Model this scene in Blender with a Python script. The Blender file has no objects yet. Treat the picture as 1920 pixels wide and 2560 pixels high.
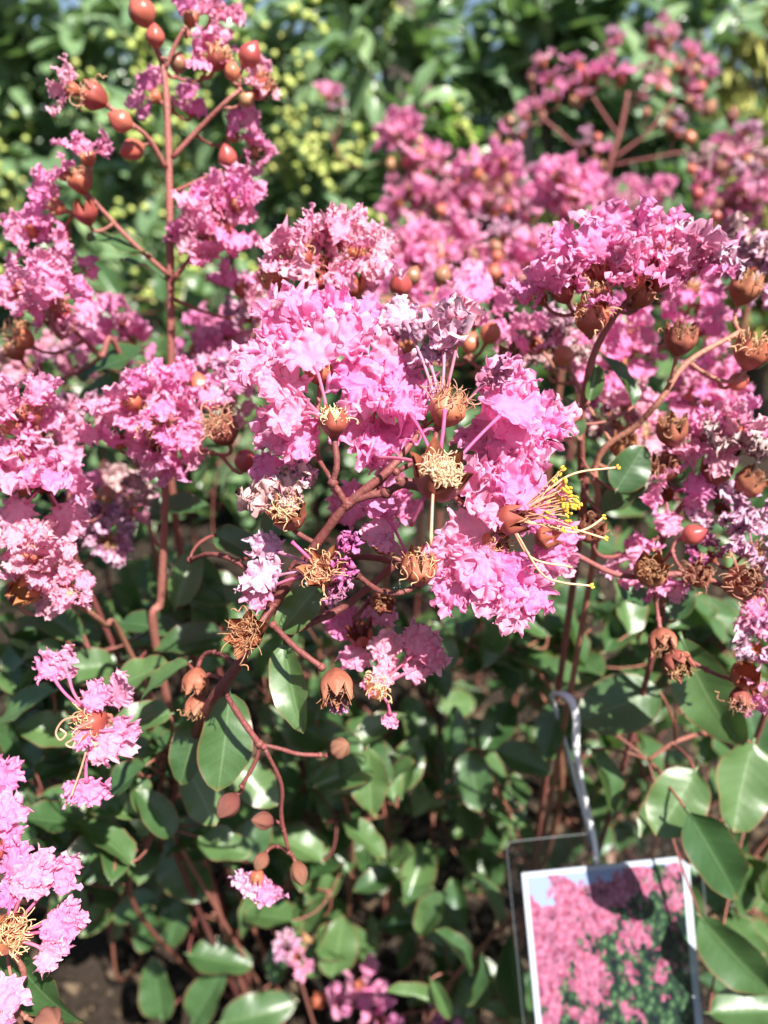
import bpy, math, random
import numpy as np
from mathutils import Vector, Matrix, noise

# ------------------------------------------------------------------ camera
scene = bpy.context.scene
col = scene.collection
CAM_H, PITCH, FPX = 0.59, math.radians(22.0), 1934.0      # focal length in photo pixels (1920 x 2560)
cam_d = bpy.data.cameras.new('camera')
cam = bpy.data.objects.new('camera', cam_d); col.objects.link(cam)
cam.location = (0, 0, CAM_H)
cam.rotation_euler = (math.pi / 2 - PITCH, 0, 0)
cam_d.sensor_fit = 'VERTICAL'; cam_d.sensor_height = 36.0
cam_d.lens = 36.0 * FPX / 2560.0
cam_d.clip_start = 0.005; cam_d.clip_end = 400.0
cam_d.dof.use_dof = True
cam_d.dof.focus_distance = 0.212
cam_d.dof.aperture_fstop = cam_d.lens / 3.0               # a 3 mm wide phone lens opening
scene.camera = cam

# ------------------------------------------------------------------ sky, sun, exposure
SUN_EL, SUN_AZ = math.radians(52), math.radians(146)      # azimuth clockwise from +Y: behind the camera, to the right
w = bpy.data.worlds.new('World'); scene.world = w; w.use_nodes = True
nt = w.node_tree; nt.nodes.clear()
sky = nt.nodes.new('ShaderNodeTexSky'); sky.sky_type = 'NISHITA'; sky.sun_disc = False
sky.sun_elevation = SUN_EL; sky.sun_rotation = SUN_AZ
bg = nt.nodes.new('ShaderNodeBackground'); bg.inputs[1].default_value = 0.05
out = nt.nodes.new('ShaderNodeOutputWorld')
nt.links.new(sky.outputs[0], bg.inputs[0]); nt.links.new(bg.outputs[0], out.inputs[0])
sl = bpy.data.lights.new('sun', 'SUN'); sl.energy = 5.0; sl.angle = math.radians(0.53); sl.color = (1.0, 0.95, 0.88)
so = bpy.data.objects.new('sun', sl); col.objects.link(so)
SUN = Vector((math.sin(SUN_AZ) * math.cos(SUN_EL), math.cos(SUN_AZ) * math.cos(SUN_EL), math.sin(SUN_EL)))
so.rotation_euler = SUN.to_track_quat('Z', 'Y').to_euler()
so.location = SUN * 5
vs = scene.view_settings
vs.view_transform = 'Standard'; vs.look = 'None'; vs.exposure = 1.3; vs.gamma = 1.0; vs.use_curve_mapping = False
scene.cycles.max_bounces = 5; scene.cycles.diffuse_bounces = 4; scene.cycles.glossy_bounces = 2; scene.cycles.transmission_bounces = 4; scene.cycles.transparent_max_bounces = 8
scene.cycles.caustics_reflective = False; scene.cycles.caustics_refractive = False

# ------------------------------------------------------------------ helpers
RIGHT = Vector((1, 0, 0)); FWD = Vector((0, math.cos(PITCH), -math.sin(PITCH))); UP = Vector((0, math.sin(PITCH), math.cos(PITCH)))
CAM = Vector((0, 0, CAM_H))
def P(px, py, d):
    """point seen at photo pixel (px, py), d metres in front of the camera"""
    return CAM + FWD * d + RIGHT * ((px - 960) / FPX * d) + UP * ((1280 - py) / FPX * d)
def D(r, u, t):
    """direction: right, up, towards the viewer"""
    return (RIGHT * r + UP * u - FWD * t).normalized()
def px2m(p, d): return p / FPX * d
WM = {}
def link(o, parent=None, M=None):
    col.objects.link(o)
    M = M or Matrix.Identity(4)
    WM[o.name] = M
    if parent is not None:
        o.parent = parent
        o.matrix_basis = WM[parent.name].inverted() @ M
    else:
        o.matrix_basis = M
    return o
def empty(name, loc, parent=None):
    o = bpy.data.objects.new(name, None); o.empty_display_size = 0.01
    return link(o, parent, Matrix.Translation(loc))
def thing(name, label, cat, loc, group=None):
    o = empty(name, loc); o['label'] = label; o['category'] = cat
    if group: o['group'] = group
    return o
def tag(o, label, cat=None, group=None, kind=None):
    o['label'] = label
    if cat: o['category'] = cat
    if group: o['group'] = group
    if kind: o['kind'] = kind
    return o
class MB:
    def __init__(s): s.v = []; s.f = []; s.uv = []; s.mi = []
    def n(s): return len(s.v)
    def add(s, verts, faces, uvs=None, mi=0):
        b = len(s.v); s.v += [tuple(v) for v in verts]; s.f += [tuple(i + b for i in f) for f in faces]
        s.uv += list(uvs) if uvs is not None else [(0.0, 0.0)] * len(verts)
        s.mi += [mi] * len(faces)
    def tube(s, pts, rad, sides=6, mi=0, cap=True, uv=None):
        pts = [Vector(p) for p in pts]; n = len(pts)
        if not hasattr(rad, '__len__'): rad = [rad] * n
        t0 = (pts[1] - pts[0]).normalized()
        a = t0.orthogonal().normalized()
        V = []; U = []
        for i, p in enumerate(pts):
            t = (pts[min(i + 1, n - 1)] - pts[max(i - 1, 0)])
            t = t.normalized() if t.length > 1e-9 else t0
            a = (a - t * a.dot(t)); a = a.normalized() if a.length > 1e-6 else t.orthogonal().normalized()
            b = t.cross(a)
            for k in range(sides):
                an = 2 * math.pi * k / sides
                V.append(p + (a * math.cos(an) + b * math.sin(an)) * rad[i]); U.append(uv if uv else (k / sides, i / (n - 1)))
        F = [(i * sides + k, i * sides + (k + 1) % sides, (i + 1) * sides + (k + 1) % sides, (i + 1) * sides + k) for i in range(n - 1) for k in range(sides)]
        if cap: F += [tuple(range(sides))[::-1], tuple(range((n - 1) * sides, n * sides))]
        s.add(V, F, U, mi)
    def mesh(s, name, mats, smooth=True):
        me = bpy.data.meshes.new(name); me.from_pydata(s.v, [], s.f)
        for m in (mats if isinstance(mats, (list, tuple)) else [mats]): me.materials.append(m)
        uvl = me.uv_layers.new(name='UVMap')
        li = np.empty(len(me.loops), dtype=np.int32); me.loops.foreach_get('vertex_index', li)
        uva = np.array(s.uv, dtype=np.float32)[li]; uvl.data.foreach_set('uv', uva.ravel())
        me.polygons.foreach_set('use_smooth', [smooth] * len(me.polygons))
        me.polygons.foreach_set('material_index', s.mi)
        me.update(); return me
    def build(s, name, mats, parent=None, smooth=True, at=None):
        o = bpy.data.objects.new(name, s.mesh(name, mats, smooth))
        M = Matrix.Translation(at) if at is not None else (WM[parent.name].copy() if parent is not None else Matrix.Identity(4))
        inv = M.inverted()
        if at is not None or parent is not None: o.data.transform(inv)
        return link(o, parent, M)
def bez(p0, p1, p2, n=8):
    p0, p1, p2 = Vector(p0), Vector(p1), Vector(p2)
    return [p0 * (1 - t) ** 2 + p1 * 2 * t * (1 - t) + p2 * t * t for t in [i / n for i in range(n + 1)]]
def spline(pts, n=6):
    pts = [Vector(p) for p in pts]
    if len(pts) == 2: return [pts[0].lerp(pts[1], i / n) for i in range(n + 1)]
    q = [pts[0] * 2 - pts[1]] + pts + [pts[-1] * 2 - pts[-2]]; r = []
    for i in range(1, len(q) - 2):
        a, b, c, d = q[i - 1], q[i], q[i + 1], q[i + 2]
        for k in range(n):
            t = k / n
            r.append(0.5 * (2 * b + (c - a) * t + (2 * a - 5 * b + 4 * c - d) * t * t + (3 * b - a - 3 * c + d) * t ** 3))
    r.append(pts[-1]); return r
def frame(origin, y, z, s=1.0):
    """matrix with local Y along y and local Z as near z as possible"""
    y = y.normalized(); x = y.cross(z)
    x = x.normalized() if x.length > 1e-6 else y.orthogonal().normalized()
    z = x.cross(y)
    M = Matrix.Identity(4)
    for i, c in enumerate((x, y, z)):
        M[0][i], M[1][i], M[2][i] = c * s
    M.translation = origin; return M
def axis_frame(origin, z, s=1.0, spin=0.0):
    z = z.normalized(); x = z.orthogonal().normalized()
    x = (Matrix.Rotation(spin, 3, z) @ x); y = z.cross(x)
    M = Matrix.Identity(4)
    for i, c in enumerate((x, y, z)):
        M[0][i], M[1][i], M[2][i] = c * s
    M.translation = origin; return M
def rdir(rng):
    while True:
        v = Vector((rng.uniform(-1, 1), rng.uniform(-1, 1), rng.uniform(-1, 1)))
        if 0.05 < v.length < 1: return v.normalized()

# ------------------------------------------------------------------ materials
def mat(name):
    m = bpy.data.materials.new(name); m.use_nodes = True
    t = m.node_tree; t.nodes.clear(); return m, t
def N(t, kind, **kw):
    n = t.nodes.new(kind)
    for k, v in kw.items():
        if k == 'inp':
            for a, b in v.items(): n.inputs[a].default_value = b
        else: setattr(n, k, v)
    return n
def ramp(t, fac, stops, interp='LINEAR'):
    r = t.nodes.new('ShaderNodeValToRGB'); r.color_ramp.interpolation = interp
    while len(r.color_ramp.elements) < len(stops): r.color_ramp.elements.new(0.5)
    for e, (p, c) in zip(r.color_ramp.elements, stops):
        e.position = p; e.color = (*c, 1) if len(c) == 3 else c
    t.links.new(fac, r.inputs[0]); return r.outputs[0]
def mixc(t, fac, a, b, blend='MIX'):
    m = t.nodes.new('ShaderNodeMix'); m.data_type = 'RGBA'; m.blend_type = blend
    for s, v in ((0, fac), (6, a), (7, b)):
        if hasattr(v, 'is_output') or isinstance(v, bpy.types.NodeSocket): t.links.new(v, m.inputs[s])
        else: m.inputs[s].default_value = v if s == 0 else (*v, 1)
    return m.outputs[2]
def math_(t, op, a, b=0.0, c=None):
    m = t.nodes.new('ShaderNodeMath'); m.operation = op
    for i, v in enumerate((a, b) if c is None else (a, b, c)):
        if isinstance(v, bpy.types.NodeSocket): t.links.new(v, m.inputs[i])
        else: m.inputs[i].default_value = v
    return m.outputs[0]
def finish(t, bsdf, trans_col=None, trans=0.0):
    o = t.nodes.new('ShaderNodeOutputMaterial')
    if trans_col is None: t.links.new(bsdf.outputs[0], o.inputs[0]); return
    tr = t.nodes.new('ShaderNodeBsdfTranslucent'); t.links.new(trans_col, tr.inputs[0])
    mx = t.nodes.new('ShaderNodeMixShader'); mx.inputs[0].default_value = trans
    t.links.new(bsdf.outputs[0], mx.inputs[1]); t.links.new(tr.outputs[0], mx.inputs[2]); t.links.new(mx.outputs[0], o.inputs[0])
def noise_tex(t, scale, detail=4.0, rough=0.55, co=None, dist=0.0):
    n = N(t, 'ShaderNodeTexNoise', inp={'Scale': scale, 'Detail': detail, 'Roughness': rough, 'Distortion': dist})
    if co is not None: t.links.new(co, n.inputs['Vector'])
    return n
def bump(t, h, strength, dist, bsdf):
    b = N(t, 'ShaderNodeBump', inp={'Strength': strength, 'Distance': dist})
    t.links.new(h, b.inputs['Height']); t.links.new(b.outputs[0], bsdf.inputs['Normal'])

def petal_mat(name, deep, mid, pale, dry=0.0, trans=0.5):
    m, t = mat(name)
    uv = N(t, 'ShaderNodeUVMap').outputs[0]
    sx = N(t, 'ShaderNodeSeparateXYZ'); t.links.new(uv, sx.inputs[0])
    oi = N(t, 'ShaderNodeObjectInfo'); oc = N(t, 'ShaderNodeTexCoord')
    base = ramp(t, sx.outputs[0], [(0.0, deep), (0.22, mid), (0.8, mid), (1.0, pale)])
    n1 = noise_tex(t, 260.0, 2, 0.6, oc.outputs['Object'])
    c = mixc(t, math_(t, 'MULTIPLY', n1.outputs[0], 0.5), base, pale)
    hv = N(t, 'ShaderNodeHueSaturation', inp={'Fac': 1.0})
    t.links.new(math_(t, 'MULTIPLY_ADD', oi.outputs['Random'], 0.022, 0.493), hv.inputs['Hue'])
    t.links.new(math_(t, 'MULTIPLY_ADD', oi.outputs['Random'], -0.22, 1.08), hv.inputs['Saturation'])
    t.links.new(c, hv.inputs['Color']); c = hv.outputs[0]
    if dry > 0:
        n2 = noise_tex(t, 420.0, 3, 0.6, oc.outputs['Object'])
        c = mixc(t, ramp(t, n2.outputs[0], [(0.45, (0, 0, 0)), (0.62, (dry, dry, dry))]), c, (0.30, 0.16, 0.12))
    b = N(t, 'ShaderNodeBsdfPrincipled', inp={'Roughness': 0.55, 'Specular IOR Level': 0.35})
    t.links.new(c, b.inputs['Base Color'])
    finish(t, b, c, trans); return m
M_PETAL = petal_mat('petal_pink', (0.73, 0.125, 0.33), (0.87, 0.275, 0.535), (0.93, 0.43, 0.67))
M_PALE = petal_mat('petal_salmon_pink', (0.70, 0.17, 0.30), (0.85, 0.34, 0.50), (0.92, 0.50, 0.64))
M_LILAC = petal_mat('petal_withered_lilac', (0.46, 0.13, 0.27), (0.62, 0.27, 0.46), (0.74, 0.46, 0.62), dry=0.5, trans=0.15)
M_DRY = petal_mat('petal_dried_magenta', (0.25, 0.03, 0.12), (0.40, 0.06, 0.22), (0.58, 0.18, 0.40), dry=0.55, trans=0.12)
M_BUFF = petal_mat('petal_dried_buff', (0.45, 0.18, 0.20), (0.58, 0.32, 0.36), (0.68, 0.48, 0.48), dry=0.6, trans=0.15)

def leaf_mat(name, dark, light, back, rib, edge, gloss=0.34, veins=True, trans=0.22, spots=0.35):
    m, t = mat(name)
    uv = N(t, 'ShaderNodeUVMap').outputs[0]
    sx = N(t, 'ShaderNodeSeparateXYZ'); t.links.new(uv, sx.inputs[0])
    u = math_(t, 'ABSOLUTE', math_(t, 'MULTIPLY_ADD', sx.outputs[0], 2.0, -1.0))      # 0 midrib, 1 margin
    v = sx.outputs[1]
    oi = N(t, 'ShaderNodeObjectInfo'); oc = N(t, 'ShaderNodeTexCoord'); ge = N(t, 'ShaderNodeNewGeometry')
    n1 = noise_tex(t, 90.0, 2, 0.6, oc.outputs['Object'])
    c = mixc(t, ramp(t, n1.outputs[0], [(0.3, (0, 0, 0)), (0.75, (1, 1, 1))]), dark, light)
    c = mixc(t, math_(t, 'MULTIPLY', oi.outputs['Random'], 0.5), c, light)
    vein = math_(t, 'SINE', math_(t, 'MULTIPLY', math_(t, 'SUBTRACT', v, math_(t, 'MULTIPLY', u, 0.16)), 52.0))
    vm = ramp(t, vein, [(0.80, (0, 0, 0)), (1.0, (0.06, 0.06, 0.06))])
    if veins: c = mixc(t, vm, c, rib)
    rm = ramp(t, u, [(0.0, (0.40, 0.40, 0.40)), (0.06, (0, 0, 0))])
    c = mixc(t, rm, c, rib)
    c = mixc(t, ramp(t, u, [(0.90, (0, 0, 0)), (0.99, (0.8, 0.8, 0.8))]), c, edge)
    tipn = math_(t, 'MULTIPLY', math_(t, 'ADD', v, math_(t, 'MULTIPLY', n1.outputs[0], 0.25)), 0.8)
    c = mixc(t, ramp(t, tipn, [(0.85, (0, 0, 0)), (0.91, (0.6, 0.6, 0.6))]), c, (0.28, 0.17, 0.07))
    n3 = noise_tex(t, 230.0, 1, 0.5, oc.outputs['Object'])
    c = mixc(t, ramp(t, n3.outputs[0], [(0.69, (0, 0, 0)), (0.75, (spots,) * 3)]), c, (0.22, 0.16, 0.06))
    hv = N(t, 'ShaderNodeHueSaturation', inp={'Fac': 1.0})
    t.links.new(math_(t, 'MULTIPLY_ADD', oi.outputs['Random'], -0.03, 0.515), hv.inputs['Hue'])
    t.links.new(math_(t, 'MULTIPLY_ADD', oi.outputs['Random'], 0.5, 0.78), hv.inputs['Value'])
    t.links.new(c, hv.inputs['Color']); c = hv.outputs[0]
    c = mixc(t, ge.outputs['Backfacing'], c, back)
    b = N(t, 'ShaderNodeBsdfPrincipled', inp={'Roughness': gloss, 'Specular IOR Level': 0.75})
    t.links.new(c, b.inputs['Base Color'])
    t.links.new(math_(t, 'MULTIPLY_ADD', n1.outputs[0], 0.2, gloss - 0.07), b.inputs['Roughness'])
    hgt = math_(t, 'ADD', math_(t, 'MULTIPLY', vein, 0.3 if veins else 0.1), math_(t, 'MULTIPLY', n3.outputs[0], 0.6))
    bump(t, hgt, 0.12, 0.0006, b)
    tc = mixc(t, 0.6, c, (0.20, 0.42, 0.04))
    finish(t, b, tc, trans); return m
M_LEAF = leaf_mat('myrtle_leaf', (0.030, 0.078, 0.028), (0.078, 0.152, 0.048), (0.13, 0.19, 0.10), (0.22, 0.32, 0.15), (0.20, 0.10, 0.05))
M_HLEAF = leaf_mat('hedge_leaf', (0.105, 0.19, 0.10), (0.215, 0.32, 0.15), (0.19, 0.26, 0.15), (0.18, 0.28, 0.13), (0.12, 0.18, 0.07), gloss=0.24, veins=False, spots=0.0)
M_YLEAF = leaf_mat('bright_young_leaf', (0.09, 0.20, 0.03), (0.17, 0.30, 0.05), (0.18, 0.28, 0.10), (0.28, 0.40, 0.12), (0.16, 0.24, 0.06), gloss=0.32, veins=False, spots=0.0, trans=0.3)

def skin_mat(name, a, b_, c_, scale=160.0, rough=0.42, spec=0.4, bstr=0.3, vary=True):
    """organic surface: colours a (base, low v) to b_ (high v), blotched with c_"""
    m, t = mat(name)
    uv = N(t, 'ShaderNodeUVMap').outputs[0]
    sx = N(t, 'ShaderNodeSeparateXYZ'); t.links.new(uv, sx.inputs[0])
    oi = N(t, 'ShaderNodeObjectInfo'); oc = N(t, 'ShaderNodeTexCoord')
    n1 = noise_tex(t, scale, 2, 0.6, oc.outputs['Object'])
    f = math_(t, 'ADD', sx.outputs[1], math_(t, 'MULTIPLY_ADD', n1.outputs[0], 0.5, -0.25))
    c = mixc(t, ramp(t, f, [(0.1, (0, 0, 0)), (0.95, (1, 1, 1))]), a, b_)
    n2 = noise_tex(t, scale * 2.3, 2, 0.6, oc.outputs['Object'])
    c = mixc(t, ramp(t, n2.outputs[0], [(0.48, (0, 0, 0)), (0.70, (0.7, 0.7, 0.7))]), c, c_)
    if vary:
        hv = N(t, 'ShaderNodeHueSaturation', inp={'Fac': 1.0})
        t.links.new(math_(t, 'MULTIPLY_ADD', oi.outputs['Random'], 0.03, 0.485), hv.inputs['Hue'])
        t.links.new(math_(t, 'MULTIPLY_ADD', oi.outputs['Random'], 0.45, 0.75), hv.inputs['Value'])
        t.links.new(c, hv.inputs['Color']); c = hv.outputs[0]
    b = N(t, 'ShaderNodeBsdfPrincipled', inp={'Roughness': rough, 'Specular IOR Level': spec})
    t.links.new(c, b.inputs['Base Color'])
    bump(t, n2.outputs[0], bstr, 0.0005, b)
    finish(t, b); return m
M_STEM = skin_mat('red_stem', (0.26, 0.085, 0.070), (0.34, 0.125, 0.105), (0.24, 0.13, 0.085), 330, 0.55, 0.35, 0.8)
M_STEMD = skin_mat('dark_red_stem', (0.18, 0.060, 0.048), (0.26, 0.085, 0.068), (0.20, 0.105, 0.065), 330, 0.55, 0.35, 0.8)
M_CALYX = skin_mat('calyx', (0.28, 0.060, 0.042), (0.42, 0.125, 0.075), (0.32, 0.095, 0.055), 210, 0.42, 0.4, 0.3)
M_CALYXB = skin_mat('calyx_brown', (0.25, 0.068, 0.045), (0.36, 0.13, 0.080), (0.18, 0.06, 0.04), 260, 0.55, 0.3, 0.5)
M_CALYXIN = skin_mat('calyx_inside', (0.32, 0.10, 0.045), (0.40, 0.15, 0.075), (0.28, 0.09, 0.05), 260, 0.5, 0.3, 0.3)
M_BUD = skin_mat('bud_red', (0.42, 0.12, 0.075), (0.42, 0.075, 0.062), (0.40, 0.15, 0.10), 200, 0.30, 0.5, 0.12)
M_BUDG = skin_mat('bud_greenish', (0.26, 0.19, 0.09), (0.34, 0.12, 0.075), (0.30, 0.15, 0.08), 130, 0.36, 0.5, 0.12)
M_BUDB = skin_mat('bud_brown', (0.20, 0.055, 0.040), (0.30, 0.13, 0.085), (0.33, 0.17, 0.11), 420, 0.5, 0.35, 0.7)
M_FIL = skin_mat('filament_straw', (0.58, 0.24, 0.17), (0.66, 0.40, 0.22), (0.48, 0.19, 0.13), 300, 0.45, 0.4, 0.1)
M_FILP = skin_mat('filament_pale', (0.68, 0.32, 0.20), (0.76, 0.52, 0.30), (0.66, 0.36, 0.22), 300, 0.45, 0.4, 0.1)
M_CREAM = skin_mat('filament_cream', (0.74, 0.42, 0.24), (0.86, 0.66, 0.42), (0.78, 0.50, 0.30), 300, 0.45, 0.4, 0.1)
M_FILB = skin_mat('filament_brown', (0.32, 0.13, 0.08), (0.46, 0.25, 0.13), (0.22, 0.09, 0.06), 300, 0.5, 0.3, 0.2)
M_ANTHER = skin_mat('anther_yellow', (0.82, 0.44, 0.05), (0.88, 0.54, 0.08), (0.76, 0.38, 0.04), 700, 0.6, 0.3, 0.5)
M_BERRY = skin_mat('hedge_berry', (0.34, 0.40, 0.09), (0.46, 0.48, 0.13), (0.30, 0.36, 0.09), 60, 0.35, 0.5, 0.1)
M_BARK = skin_mat('hedge_bark', (0.10, 0.075, 0.065), (0.15, 0.12, 0.10), (0.06, 0.05, 0.045), 60, 0.8, 0.2, 0.8)
M_PBARK = skin_mat('pale_bark', (0.30, 0.26, 0.23), (0.36, 0.31, 0.28), (0.18, 0.14, 0.12), 40, 0.8, 0.2, 0.8)
M_CHIP = skin_mat('soil_crumb', (0.020, 0.014, 0.010), (0.12, 0.08, 0.055), (0.018, 0.013, 0.010), 140, 0.9, 0.15, 0.8)
M_CONI = skin_mat('conifer_spray', (0.28, 0.34, 0.07), (0.44, 0.45, 0.13), (0.40, 0.29, 0.09), 30, 0.6, 0.3, 0.2)
M_ANT = skin_mat('ant_black', (0.012, 0.010, 0.010), (0.015, 0.012, 0.012), (0.01, 0.01, 0.01), 300, 0.3, 0.5, 0.1)

def soil_mat():
    m, t = mat('soil'); oc = N(t, 'ShaderNodeTexCoord')
    n1 = noise_tex(t, 14.0, 8, 0.65, oc.outputs['Object']); n2 = noise_tex(t, 170.0, 6, 0.65, oc.outputs['Object'])
    c = ramp(t, n1.outputs[0], [(0.3, (0.012, 0.009, 0.007)), (0.55, (0.026, 0.019, 0.014)), (0.8, (0.055, 0.040, 0.030))])
    c = mixc(t, ramp(t, n2.outputs[0], [(0.4, (0, 0, 0)), (0.75, (0.8, 0.8, 0.8))]), c, (0.05, 0.036, 0.027))
    b = N(t, 'ShaderNodeBsdfPrincipled', inp={'Roughness': 0.95, 'Specular IOR Level': 0.15})
    t.links.new(c, b.inputs['Base Color']); bump(t, n2.outputs[0], 0.9, 0.004, b); finish(t, b); return m
M_SOIL = soil_mat()

# ------------------------------------------------------------------ ground
def build_ground():
    g = np.concatenate([-np.geomspace(150, 0.9, 26), np.linspace(-0.8, 0.8, 110), np.geomspace(0.9, 150, 26)])
    gy = np.concatenate([-np.geomspace(20, 0.25, 10), np.linspace(-0.2, 1.3, 120), np.geomspace(1.4, 200, 30)])
    V = []; F = []
    for y in gy:
        for x in g:
            near = max(0.0, 1.0 - max(abs(x) / 1.2, abs(y - 0.5) / 1.6))
            z = (noise.fractal(Vector((x * 7, y * 7, 0)), 1.0, 2.0, 4) * 0.018 + noise.noise(Vector((x * 45, y * 45, 3))) * 0.006) * near
            V.append((x, y, z))
    n = len(g)
    F = [(j * n + i, j * n + i + 1, (j + 1) * n + i + 1, (j + 1) * n + i) for j in range(len(gy) - 1) for i in range(n - 1)]
    mb = MB(); mb.add(V, F)
    o = mb.build('ground', M_SOIL); o['kind'] = 'structure'; o['label'] = 'dark crumbly garden soil under the shrubs'
    rng = random.Random(5); mb = MB()
    for k in range(22000):
        x = max(-1.2, min(1.2, rng.gauss(0, .42))); y = abs(rng.gauss(.45, .35)) + .05; s = 0.0012 + 0.0048 * rng.random() ** 2.4
        lx, ly, lz = s * rng.uniform(0.6, 2.2), s * rng.uniform(0.5, 1.1), s * rng.uniform(0.3, 0.8)
        R = Matrix.Rotation(rng.uniform(0, 6.28), 3, 'Z') @ Matrix.Rotation(rng.uniform(-0.5, 0.5), 3, 'X')
        vs_ = []
        for sx in (-1, 1):
            for sy in (-1, 1):
                for sz in (-1, 1):
                    p = Vector((sx * lx * rng.uniform(0.5, 1), sy * ly * rng.uniform(0.5, 1), sz * lz * rng.uniform(0.5, 1)))
                    z0 = noise.fractal(Vector((x * 7, y * 7, 0)), 1.0, 2.0, 4) * 0.012
                    vs_.append(R @ p + Vector((x, y, z0 + lz * 0.7)))
        c = rng.random()
        mb.add(vs_, [(0, 1, 3, 2), (4, 6, 7, 5), (0, 4, 5, 1), (2, 3, 7, 6), (0, 2, 6, 4), (1, 5, 7, 3)], [(0.5, c)] * 8)
    o = mb.build('soil_crumbs', M_CHIP); tag(o, 'brown bark crumbs and soil lumps scattered on the ground', 'mulch', kind='stuff')
build_ground()

# ------------------------------------------------------------------ shared meshes
def leaf_mesh(seed, aspect=0.56, shape=0.0, nl=14, nw=8, fold=0.22, curl=0.18, wave=0.035, matr=M_LEAF):
    """unit-length leaf: base at origin, tip at +Y, upper face +Z"""
    rng = random.Random(seed); mb = MB(); V = []; U = []
    p1, p2 = rng.uniform(0, 6), rng.uniform(0, 6); tw = rng.uniform(-0.35, 0.35); bend = rng.uniform(-0.10, 0.10)
    for i in range(nl + 1):
        t = i / nl
        hw = aspect * 0.5 * (math.sin(math.pi * min(1, t ** (0.85 + shape) * 0.98 + 0.012)) ** (0.60)) * (1 + 0.03 * math.sin(9 * t + p1))
        if t > 0.985: hw = 0.012
        for j in range(nw + 1):
            s = j / nw * 2 - 1
            x = s * hw; y = t
            z = fold * abs(s) ** 1.2 * hw * 1.6 - curl * t * t * 0.8 + wave * abs(s) ** 2 * math.sin(11 * t + p1 + (2 if s > 0 else 0)) + 0.012 * math.sin(23 * t + p2) * abs(s)
            a = tw * t; x, z = x * math.cos(a) - z * math.sin(a), x * math.sin(a) + z * math.cos(a)
            V.append((x + bend * t * t, y, z)); U.append((j / nw, t))
    F = [(i * (nw + 1) + j, i * (nw + 1) + j + 1, (i + 1) * (nw + 1) + j + 1, (i + 1) * (nw + 1) + j) for i in range(nl) for j in range(nw)]
    mb.add(V, F, U); mb.tube([(0, -0.07, 0.0), (0, 0.0, 0), (0.0, 0.1, -0.006)], [0.016, 0.014, 0.006], 5, uv=(0.5, 0.05))
    return mb.mesh('leaf', matr)
LEAVES = [leaf_mesh(i, rng_a, sh, fold=fo, curl=cu, wave=wa) for i, (rng_a, sh, fo, cu, wa) in enumerate([
    (0.56, 0.0, .25, .10, .03), (0.60, -.12, .30, .22, .04), (0.52, .10, .20, .30, .03), (0.66, .0, .18, .05, .05), (0.58, .15, .45, .15, .03),
    (0.50, .05, .35, .35, .04), (0.62, -.05, .22, -.08, .04), (0.55, .12, .5, .25, .05), (0.64, .08, .15, .18, .03), (0.48, 0.0, .6, .2, .04)])]
HLEAVES = [leaf_mesh(40 + i, a, 0.05, 8, 6, f, c, 0.02, M_HLEAF) for i, (a, f, c) in enumerate([(0.40, .3, .2), (0.44, .2, .1), (0.38, .5, .3), (0.46, .25, .35), (0.42, .4, .0)])]
YLEAVES = [leaf_mesh(60 + i, a, 0.0, 8, 6, f, c, 0.03, M_YLEAF) for i, (a, f, c) in enumerate([(0.55, .3, .2), (0.6, .2, .1), (0.5, .4, .3)])]

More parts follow.
